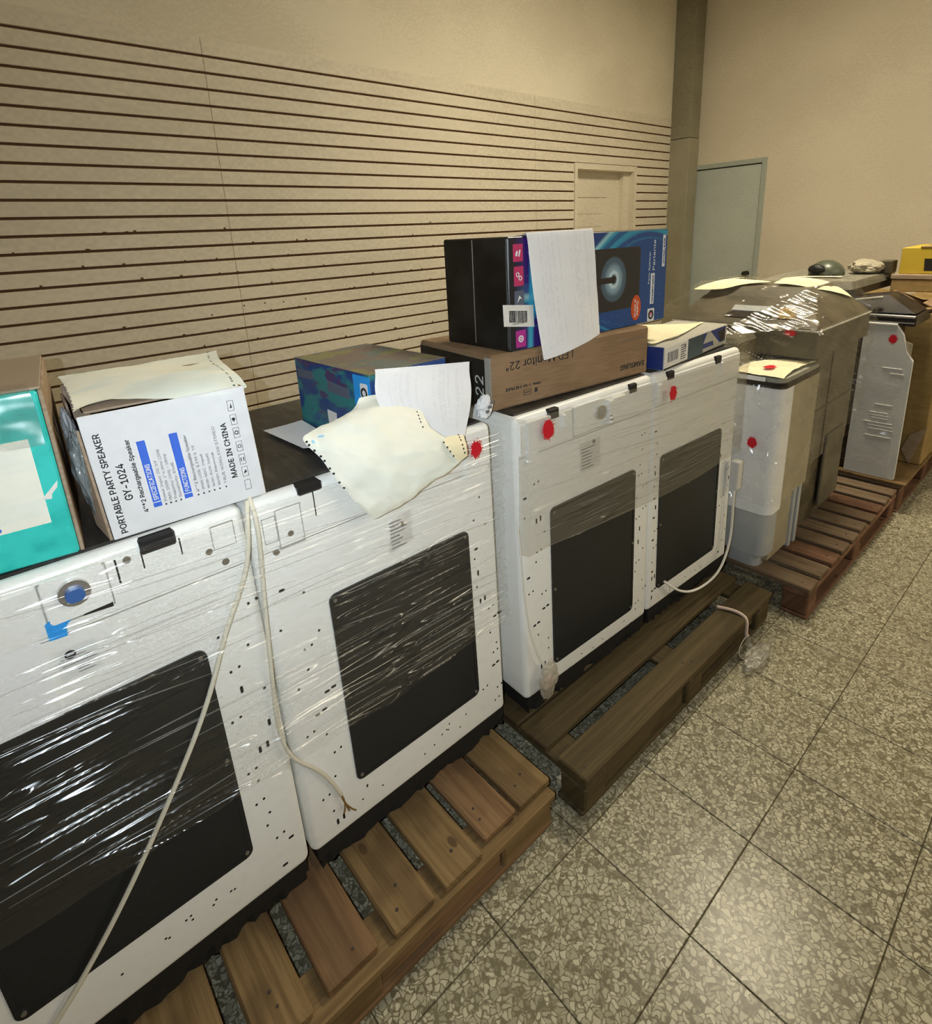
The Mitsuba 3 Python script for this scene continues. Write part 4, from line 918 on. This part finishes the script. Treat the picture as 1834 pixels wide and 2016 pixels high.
# ------------------------------------------------------------------ stretch wrap over the machines
def wrap_sheet(m, pts, z_low, z_high, nx, nz, amp, seed, off=-0.010, slope=0.022):
    """rows of wrinkles along the wrap direction; pts: (u, depth) path; z_low(u), z_high(u)"""
    pts = np.asarray(pts, float)
    t = np.r_[0, np.cumsum(np.linalg.norm(np.diff(pts, axis=0), axis=1))]
    s = np.linspace(0, t[-1], nx)
    U, D = np.interp(s, t, pts[:, 0]), np.interp(s, t, pts[:, 1])
    w = np.linspace(0, 1, nz)
    Z = z_low(U)[:, None] * (1 - w) + z_high(U)[:, None] * w
    q = Z.copy(); Z = Z - slope * (s[:, None] - .5 * t[-1])
    S = np.repeat(s[:, None], nz, 1)
    def ridged(f, st, sd): return 1 - np.abs(2 * meshkit.noise(np.stack([S * st + sd * 7.1, q * f, 0 * q + sd], -1), sd) - 1)
    h = 0.75 * ridged(36, 2.4, seed) ** 7 + 0.45 * ridged(85, 5.5, seed + 1) ** 5 + 0.35 * meshkit.noise(np.stack([S * 5, q * 9, 0 * q], -1), seed + 2)
    mask = np.clip(2.6 * meshkit.noise(np.stack([S * 4.1 + 3, q * 7, 0 * q], -1), seed + 3) - .62, 0, 1)
    dep = D[:, None] + off - amp * h * (0.12 + 1.2 * mask)
    V = np.stack([np.repeat(U[:, None], nz, 1), dep, Z, np.ones_like(Z)], -1).reshape(-1, 4) @ np.asarray(m).T
    idx = np.arange(nx * nz).reshape(nx, nz)
    f = np.stack([idx[:-1, :-1], idx[1:, :-1], idx[1:, 1:], idx[:-1, 1:]], -1).reshape(-1, 4)
    return trimesh.Trimesh(V[:, :3], np.vstack([f[:, [0, 1, 2]], f[:, [0, 2, 3]]]), process=False)
def folds(m, n, u0, u1, z_low, z_high, seed, off=-0.017, slope=-0.05, wide=(0.0008, 0.0022)):
    r = np.random.default_rng(seed); out = []
    for _ in range(n):
        a = r.uniform(u0, u1 - .12); L_ = r.uniform(.12, .5); b_ = min(a + L_, u1)
        lo, hi = z_low(np.array([a]))[0], z_high(np.array([a]))[0]
        z = r.uniform(lo + .01, hi - .02); w = r.uniform(*wide); sl = slope + r.normal(0, .035)
        xs = np.linspace(a, b_, 12); zz = z + sl * (xs - a) + .004 * np.sin(xs * 9 + z * 40)
        ww = w * np.sin(np.linspace(.15, np.pi - .15, 12))
        v = np.vstack([np.stack([xs, 0 * xs + off, zz - ww], 1), np.stack([xs, 0 * xs + off - .0012, zz], 1), np.stack([xs, 0 * xs + off, zz + ww], 1)])
        f = []
        for i in range(11):
            for o_ in (0, 12): f += [(o_ + i, o_ + i + 1, o_ + 13 + i), (o_ + i, o_ + 13 + i, o_ + 12 + i)]
        out.append(trimesh.Trimesh(v, f, process=False))
    return moved(cat_(out), m)
I4 = mat((0, .98, 0))
lowA = lambda u: 0.515 - 0.07 * np.clip((u + .3) / 1.2, 0, 1) + 0.02 * np.sin(u * 9) + .05 * np.clip((u - .30) * 6, 0, 1)
highA = lambda u: 1.075 + 0 * u
k = thing('stretch_wrap', 'clear wrinkled stretch film around the two nearest washing machines', 'stretch film')
part(k, 'film', wrap_sheet(I4, [(-.32, .06), (-.315, .012), (-.295, 0), (.918, 0), (.940, .012), (.945, .10)], lowA, highA, 300, 380, .0115, 51), 'm_film', smooth=True)
part(k, 'fold_lines', folds(I4, 46, -.28, .93, lowA, highA, 61), 'm_film_fold', kind='stuff', label='grey fold lines in the film')
paint_mark(k, 0.022, m2 @ mat((0.541, -0.0215, 1.040)))
lowB = lambda u: 0.672 + 0.012 * np.sin(u * 6 + 1) + .0 * u
k = thing('stretch_wrap', 'hazy stretch film over the upper half of the two machines below the monitor carton', 'stretch film')
mB = mat((.982, .948, 0), yw)
part(k, 'film', wrap_sheet(mB, [(-.012, .22), (-.012, .02), (.0, -.004), (1.16, -.004), (1.185, .02), (1.21, .12)], lowB, lambda u: 1.070 + 0 * u, 260, 110, .006, 71, off=-0.014), 'm_film_haze', smooth=True)
part(k, 'fold_lines', folds(mB, 45, .02, 1.15, lowB, lambda u: 1.065 + 0 * u, 81, off=-0.024), 'm_film_fold', kind='stuff', label='grey fold lines in the film')
paint_mark(k, 0.027, m3 @ mat((0.094, -0.0245, 1.040))); paint_mark(k, 0.024, m4 @ mat((0.062, -0.0315, 1.018)))

# ------------------------------------------------------------------ torn tie and bag on the second pallet
kk = thing('plastic_tie', 'pinkish torn plastic tie lying over the edge of the dark pallet', 'plastic tie')
part(kk, 'strip', tube([(1.862, .800, .1455), (1.872, .765, .149), (1.880, .725, .148), (1.878, .700, .140), (1.872, .690, .11), (1.868, .684, .075)], .0065, 6, 40), 'm_cable_pink', smooth=True)
kk = thing('plastic_bag', 'small crumpled clear plastic bag on the floor beside the dark pallet', 'plastic bag')
part(kk, 'bag', crumple((1.850, .636, .026), (.085, .032, .024), 23, 4, .45), 'm_film_dull', smooth=True)
part(kk, 'neck', tube([(1.868, .686, .08), (1.872, .680, .055), (1.866, .668, .038)], .009, 7, 14), 'm_film_dull', smooth=True)
part(kk, 'string', tube([(1.868, .684, .08), (1.835, .690, .055), (1.82, .686, .02), (1.835, .67, .003)], .0016, 5, 24), 'm_cord', smooth=True)

# ------------------------------------------------------------------ white upright cabinet with grey lower half
k = thing('tower_cabinet', 'narrow white upright cabinet with grey lower half and a red dot on its front', 'cabinet')
mt = mat((2.205, .775, 0), 0)
def foot(x0, x1, y0, y1, r): return sbox(x0 + r, y0 + r, x1 - r, y1 - r).buffer(r, quad_segs=6)
def upr(poly, z0, z1):
    g = trimesh.creation.extrude_polygon(poly, z1 - z0, engine='earcut'); g.apply_translation([0, 0, z0]); return g
part(k, 'upper_front', moved(upr(foot(0, .14, 0, .228, .040), .395, .922), mt), 'm_tower_front', smooth=30, label='rounded white upper front')
part(k, 'upper_side', moved(bx(.06, .385, .004, .222, .425, .920), mt), 'm_tower_side', label='beige side wall')
lowp = Polygon([(.06, .425), (.385, .425), (.385, .40), (.31, .345), (.06, .395)])
part(k, 'lower_front', moved(upr(foot(.004, .13, .006, .224, .038), .205, .394), mt), 'm_tower_grey', smooth=30, label='grey lower front')
part(k, 'lower_side', moved(bx(.065, .30, .012, .215, .165, .424), mt), 'm_tower_side')
part(k, 'side_post', moved(cat_([cbox(.262, .286, .002, .03, .15, .43, .003), cbox(.318, .345, .002, .03, .15, .43, .003)]), mt), 'm_tower_grey')
part(k, 'foot', moved(upr(foot(.02, .115, .035, .175, .035), .1405, .2048), mt), 'm_tower_grey', smooth=30, label='rounded grey foot')
part(k, 'rim', moved(upr(foot(-.004, .39, -.004, .230, .042), .9225, .944), mt), 'm_copier_black', smooth=30, label='black rim under the papers')
part(k, 'top_tray', moved(upr(foot(.0, .385, 0.0, .226, .04), .9445, .962), mt), 'm_copier_light', smooth=30)
paint_mark(k, .022, mt @ mat((-.022, .085, .700), math.radians(-90)))
c = [[(2.20, .975, .968), (2.30, .98, .969), (2.42, .975, .970)], [(2.195, .88, .970), (2.32, .88, .978), (2.50, .88, .974)], [(2.198, .775, .966), (2.34, .79, .975), (2.56, .785, .968)]]
g, uv, P_ = sheet(c, 22, 22, .008, 91)
kk = thing('paper_sheet', 'crumpled cream sheet with a red dot on top of the white upright cabinet', 'paper'); part(kk, 'page', g, 'm_paper_yellow', smooth=True, uv=uv)
g = bx(2.199, 2.2, .84, .965, .9455, .963); part(kk, 'turned_edge', g, 'm_paper_white')
flatm = np.array([[1, 0, 0, 2.285], [0, 0, 1, .862], [0, -1, 0, .9835], [0, 0, 0, 1.0]])
flatm = np.array([[0, 0, -1, 2.285], [-1, 0, 0, .862], [0, -1, 0, .9845], [0, 0, 0, 1.0]]) @ np.eye(4)
paint_mark(kk, .024, flatm, stretch=1.6)

# ------------------------------------------------------------------ photocopier wrapped in film
def hullbox(pts): return trimesh.convex.convex_hull(np.array(pts, float))
def frustum(x0, x1, y0, y1, z0, z1, i0, i1, j0, j1): return hullbox([(x0, y0, z0), (x1, y0, z0), (x1, y1, z0), (x0, y1, z0), (x0 + i0, y0 + j0, z1), (x1 - i1, y0 + j0, z1), (x1 - i1, y1 - j1, z1), (x0 + i0, y1 - j1, z1)])
k = thing('photocopier', 'big grey photocopier wrapped in shiny film with papers on its lid', 'photocopier')
part(k, 'body', cbox(2.605, 3.16, .80, 1.38, .46, .985, .012), 'm_copier')
part(k, 'base', cbox(2.615, 3.12, .815, 1.36, .141, .459, .006), 'm_copier_dark', label='dark brown lower cabinet')
part(k, 'side_panel', cbox(2.85, 3.10, .790, .803, .20, .56, .004), 'm_copier', label='grey lower side panel')
part(k, 'side_seam', cat_([bx(2.80, 2.805, .797, .801, .47, .98), bx(2.62, 3.15, .797, .801, .72, .725)]), 'm_copier_dark')
part(k, 'left_wing', cbox(2.30, 2.60, 1.0, 1.36, .60, 1.075, .02), 'm_copier')
part(k, 'scanner_housing', frustum(2.50, 3.17, .775, 1.40, .986, 1.105, 0, 0, 0, 0), 'm_copier', label='scanner housing')
part(k, 'housing_lip', cbox(2.494, 3.176, .769, 1.406, 1.092, 1.102, .004), 'm_copier_light')
part(k, 'control_slope', frustum(2.505, 3.165, .78, 1.395, 1.1055, 1.195, .22, .04, .10, .03), 'm_copier_dark', label='sloping control surface')
part(k, 'lid', frustum(2.73, 3.12, .885, 1.36, 1.1955, 1.235, .05, .03, .04, .02), 'm_copier', label='grey scanner lid')
def on_slope(u, v, lift=.004):     # u 0..1 along depth (0 far left), v 0..1 up the slope facing the camera
    x = 2.505 + .22 * v; y = (1.395 - .03 * v) * (1 - u) + (.78 + .10 * v) * u; z = 1.1055 + .0895 * v
    return np.array([x, y, z]) + lift * np.array([-.38, 0, .925])
def slope_patch(u0, u1, v0, v1, lift=.004):
    a, b, c_, d = on_slope(u0, v0, lift), on_slope(u1, v0, lift), on_slope(u1, v1, lift), on_slope(u0, v1, lift)
    e = [on_slope(u0, v0, -.001), on_slope(u1, v0, -.001), on_slope(u1, v1, -.001), on_slope(u0, v1, -.001)]
    return hullbox([a, b, c_, d] + e)
part(k, 'display', slope_patch(.38, .68, .42, .62, .008), 'm_tower_grey', label='pale grey display')
part(k, 'display_hood', slope_patch(.36, .70, .20, .38, .004), 'm_copier_black')
part(k, 'key_panel', slope_patch(.74, .86, .25, .62, .006), 'm_kraft_olive')
for u_ in (.10, .30):
    part(k, 'button', tr(crumple((0, 0, 0), (.008, .02, .014), 3, 2, 0), 2.50, 1.20 - .25 * u_, 1.03 + .004), 'm_copier_light', smooth=True)
paint_mark(k, .03, mat((2.492, .875, 1.085), math.radians(-90)), stretch=.5)
for c, sd, lab in (([[(2.72, 1.42, 1.222), (2.86, 1.40, 1.244), (2.99, 1.36, 1.252)], [(2.70, 1.33, 1.224), (2.83, 1.28, 1.250), (2.97, 1.22, 1.248)], [(2.74, 1.25, 1.232), (2.80, 1.20, 1.246), (2.93, 1.14, 1.246)]], 3, 'cream sheet on the left of the wrapped photocopier lid'),
                   ([[(2.86, 1.10, 1.245), (2.98, 1.10, 1.255), (3.12, 1.08, 1.240)], [(2.84, 1.00, 1.244), (2.98, .99, 1.256), (3.13, .96, 1.236)], [(2.86, .915, 1.225), (2.97, .88, 1.205), (3.10, .84, 1.170)]], 6, 'cream sheet drooping over the right of the wrapped photocopier lid'),
                   ([[(3.06, 1.45, 1.236), (3.16, 1.42, 1.240)], [(3.02, 1.36, 1.250), (3.13, 1.33, 1.250)]], 9, 'small cream sheet at the back of the wrapped photocopier lid')):
    g, uv, P_ = sheet(c, 20, 20, .005, sd, k=2)
    kk = thing('paper_sheet', lab, 'paper'); part(kk, 'page', g, 'm_paper_yellow', smooth=True, uv=uv)
# film round photocopier and cabinet
pts = []
for x0, x1, y0, y1, z0, z1 in ((2.48, 3.18, .765, 1.41, .55, 1.11), (2.72, 3.14, .87, 1.38, 1.11, 1.245), (2.20, 2.55, 1.1, 1.42, .62, 1.08)):
    pts += [(x, y, z) for x in (x0, x1) for y in (y0, y1) for z in (z0, z1)]
hull = hullbox(pts)
v, f = hull.vertices, hull.faces
v, f = trimesh.remesh.subdivide_to_size(v, f, .012)
hm = trimesh.Trimesh(v, f); hm.merge_vertices()
n_ = hm.vertex_normals
vv = hm.vertices
q = vv[:, 2] * 1.0 + .75 * (vv[:, 0] - vv[:, 1]) * .5
al = vv[:, 0] + vv[:, 1]
def rr(f1, f2, sd): return 1 - np.abs(2 * meshkit.noise(np.stack([q * f1, al * f2, 0 * q + sd], 1), sd) - 1)
hgt = .7 * rr(22, 5, 3) ** 5 + .5 * rr(48, 10, 5) ** 4 + .8 * meshkit.fbm(vv * 14, 3, 9)
hm.vertices = vv + n_ * (.006 + .013 * hgt)[:, None]
keep = hm.vertices[hm.faces].mean(1)
fm = hm.copy(); fm.update_faces(~((keep[:, 2] < .60)))
k = thing('stretch_wrap', 'shiny stretch film around the big grey photocopier', 'stretch film')
part(k, 'film', fm, 'm_film_copier', smooth=True)
wv = upr(foot(-.012, .40, -.012, .250, .05), .44, .95)
v, f = trimesh.remesh.subdivide_to_size(wv.vertices, wv.faces, .011)
wm = trimesh.Trimesh(v, f); wm.merge_vertices(); wn = wm.vertex_normals
wm.vertices = wm.vertices + wn * (.018 * (1 - np.abs(2 * meshkit.fbm(wm.vertices * np.array([15, 15, 10]), 2, 4) - 1)) ** 3)[:, None]
cz = wm.vertices[wm.faces].mean(1); wm.update_faces((cz[:, 2] < .935) & (cz[:, 2] > .45))
k = thing('stretch_wrap', 'glossy clear film around the white upright cabinet', 'stretch film')
part(k, 'film', moved(wm, mt), 'm_film', smooth=True)

# ------------------------------------------------------------------ second copier: pale slotted panel, black top
k = thing('copier_cabinet', 'pale grey machine cabinet with slotted side panel and a red dot on plywood', 'cabinet')
pp = Polygon([(.0, .175), (.232, .175), (.232, .30), (.226, .82), (.195, .865), (.170, .95), (.140, .995), (.0, .995)]).buffer(-.006).buffer(.006)
mc = mat((3.48, .865, 0), math.radians(-90))
part(k, 'side_panel', moved(plate(pp, -.006, .02), mc), 'm_panel_pale', label='pale grey sheet panel with cut corner')
part(k, 'panel_lip', moved(cbox(.002, .140, -.012, .01, .993, 1.003, .002), mc), 'm_label_white')
slots = [(.105, .19, .772), (.14, .20, .745), (.10, .175, .575), (.08, .16, .53), (.085, .165, .515), (.09, .165, .50), (.06, .185, .475), (.08, .19, .458), (.085, .195, .44), (.075, .19, .40), (.08, .10, .40)]
for a, b_, z in slots[:10]:
    part(k, 'slot_lip', moved(cbox(a, b_, -.0095, 0, z, z + .0045, .0008), mc), 'm_label_white')
paint_mark(k, .022, mc @ mat((.130, -.0065, .925)))
part(k, 'body', cbox(3.505, 3.77, .75, 1.25, .1725, .99, .01), 'm_copier_black', label='dark body behind the panel')
part(k, 'top_rim', cbox(3.485, 3.78, .655, 1.27, .991, 1.045, .006), 'm_copier_black', label='black top rim')
part(k, 'rim_trim', cat_([bx(3.482, 3.486, .66, .87, 1.032, 1.040), bx(3.481, 3.485, .66, .87, 1.005, 1.011)]), 'm_chrome')
part(k, 'scan_glass', cbox(3.52, 3.76, .70, 1.22, 1.0455, 1.052, .002), 'm_glass_grey', label='grey scanner glass')
part(k, 'raised_lid', hullbox([(3.50, .92, 1.053), (3.50, .665, 1.053), (3.76, .67, 1.053), (3.76, 1.20, 1.053), (3.56, .80, 1.135), (3.72, .80, 1.14), (3.55, 1.15, 1.085), (3.74, 1.15, 1.09)]), 'm_copier_black', label='dark lid resting half open')
part(k, 'lid_edge', tube([(3.49, 1.24, 1.066), (3.49, 1.02, 1.095), (3.50, .81, 1.128)], .009, 8, 20), 'm_copier_light', smooth=True)
part(k, 'corner_bracket', moved(plate(Polygon([(.18, .80), (.212, .82), (.212, .905), (.185, .915), (.16, .915)]), .004, .014), mc), 'm_tower_side')
k = thing('stretch_wrap', 'clear film over the pale slotted cabinet panel', 'stretch film')
fsh = wrap_sheet(mc, [(-.10, .10), (-.02, -.004), (.20, -.004)], lambda u: .24 + .0 * u, lambda u: .80 + 0 * u, 40, 60, .012, 95, off=-.016)
part(k, 'film', fsh, 'm_film', smooth=True)

# grey slab across the back, helmet, bags, cartons on the right
k = thing('grey_board', 'long flat grey board lying across the tops behind the photocopier', 'board')
part(k, 'slab', hullbox([(3.35, 1.42, 1.165), (3.45, .94, 1.165), (4.25, .93, 1.165), (4.30, 1.50, 1.165), (3.37, 1.40, 1.205), (3.47, .95, 1.205), (4.23, .945, 1.205), (4.28, 1.48, 1.205)]), 'm_board')
part(k, 'underside', hullbox([(3.46, 1.30, 1.125), (3.55, .95, 1.125), (4.15, .93, 1.125), (4.2, 1.4, 1.125), (3.46, 1.30, 1.1645), (3.55, .95, 1.1645), (4.15, .93, 1.1645), (4.2, 1.4, 1.1645)]), 'm_copier_black')
g, uv, P_ = sheet([[(3.40, 1.28, 1.213), (3.60, 1.20, 1.214), (3.62, 1.05, 1.215)], [(3.52, 1.30, 1.213), (3.66, 1.22, 1.213), (3.70, 1.06, 1.214)]], 12, 12, .002, 2, k=2)
kk = thing('paper_sheet', 'thin cream sheet lying on the long grey board', 'paper'); part(kk, 'page', g, 'm_paper_yellow', smooth=True, uv=uv)
k = thing('helmet', 'dark green rounded helmet on the grey board', 'helmet')
dome = trimesh.creation.icosphere(subdivisions=3, radius=1.0); dv = dome.vertices.copy(); dome.vertices = dv * np.array([.085, .095, .085]) + np.array([3.86, 1.195, 1.207]); dome.update_faces(dome.vertices[dome.faces].mean(1)[:, 2] > 1.207)
part(k, 'shell', dome, 'm_helmet', smooth=True)
part(k, 'lining', cat_([tr(crumple((0, 0, 0), (.025, .045, .028), 6, 3, .15), 3.785, 1.225, 1.242)]), 'm_black', smooth=True, label='dark opening of the helmet')
k = thing('plastic_bag', 'pale translucent bag slumped on the grey board beside the helmet', 'plastic bag')
part(k, 'bag', crumple((3.99, 1.03, 1.245), (.09, .085, .042), 33, 4, .3), 'm_bag_white', smooth=True)
k = thing('carton', 'small olive grey carton between the pale bag and the yellow carton', 'carton')
part(k, 'box', cbox(4.02, 4.14, .915, .985, 1.2055, 1.275, .003), 'm_copier_dark')
k = thing('carton', 'kraft carton carrying the yellow carton at the right edge', 'carton')
part(k, 'box', cbox(4.02, 4.60, .50, .905, 1.105, 1.175, .004), 'm_kraft_olive')
part(k, 'top_edge', cbox(4.015, 4.605, .495, .91, 1.175, 1.20, .003), 'm_kraft_raw', label='paler crushed top edge')
k = thing('carton', 'bright yellow carton at the right edge on the kraft carton', 'carton')
part(k, 'box', cbox(4.06, 4.52, .46, .885, 1.2005, 1.345, .003), 'm_yellow')
part(k, 'lid_edge', cbox(4.055, 4.525, .45, .80, 1.3452, 1.352, .001), 'm_kraft_olive')
part(k, 'dark_print', moved(plate(Polygon([(.115, .018), (.30, .018), (.30, .085), (.11, .085)]), -.0012, 0), mat((4.06, .885, 1.2005), math.radians(-90))), 'm_copier_black', label='black printed panel')
k = thing('carton', 'tall open brown carton at the right edge behind the pale slotted cabinet', 'carton')
part(k, 'box', cbox(3.80, 4.42, .585, .93, .1725, 1.02, .005), 'm_kraft_olive')
part(k, 'front_flap', hullbox([(3.792, .679, .251), (3.797, .679, .251), (3.790, .634, .176), (3.796, .634, .176), (3.792, .580, .40), (3.797, .580, .40), (3.794, .652, .343), (3.798, .652, .343)]), 'm_kraft_raw', label='hanging torn flap')
part(k, 'top_flap', hullbox([(3.79, .864, 1.120), (4.0, .87, 1.115), (3.79, .783, 1.027), (4.2, .74, 1.03), (3.795, .864, 1.115), (4.0, .87, 1.110), (3.795, .783, 1.022), (4.2, .74, 1.025)]), 'm_kraft', label='upright sloping top flap')
part(k, 'top_flap', hullbox([(3.80, .70, 1.075), (4.42, .70, 1.075), (3.80, .587, 1.022), (4.42, .587, 1.022), (3.80, .70, 1.070), (4.42, .70, 1.070), (3.80, .59, 1.018), (4.42, .59, 1.018)]), 'm_kraft')
k = thing('carton', 'brown carton standing on the farthest pallet at the right edge', 'carton')
part(k, 'box', cbox(4.68, 5.36, .66, 1.40, .1385, .98, .006), 'm_kraft_olive')
part(k, 'tape', cbox(4.679, 5.361, 1.0, 1.06, .9803, .9815, .0004), 'm_tape')
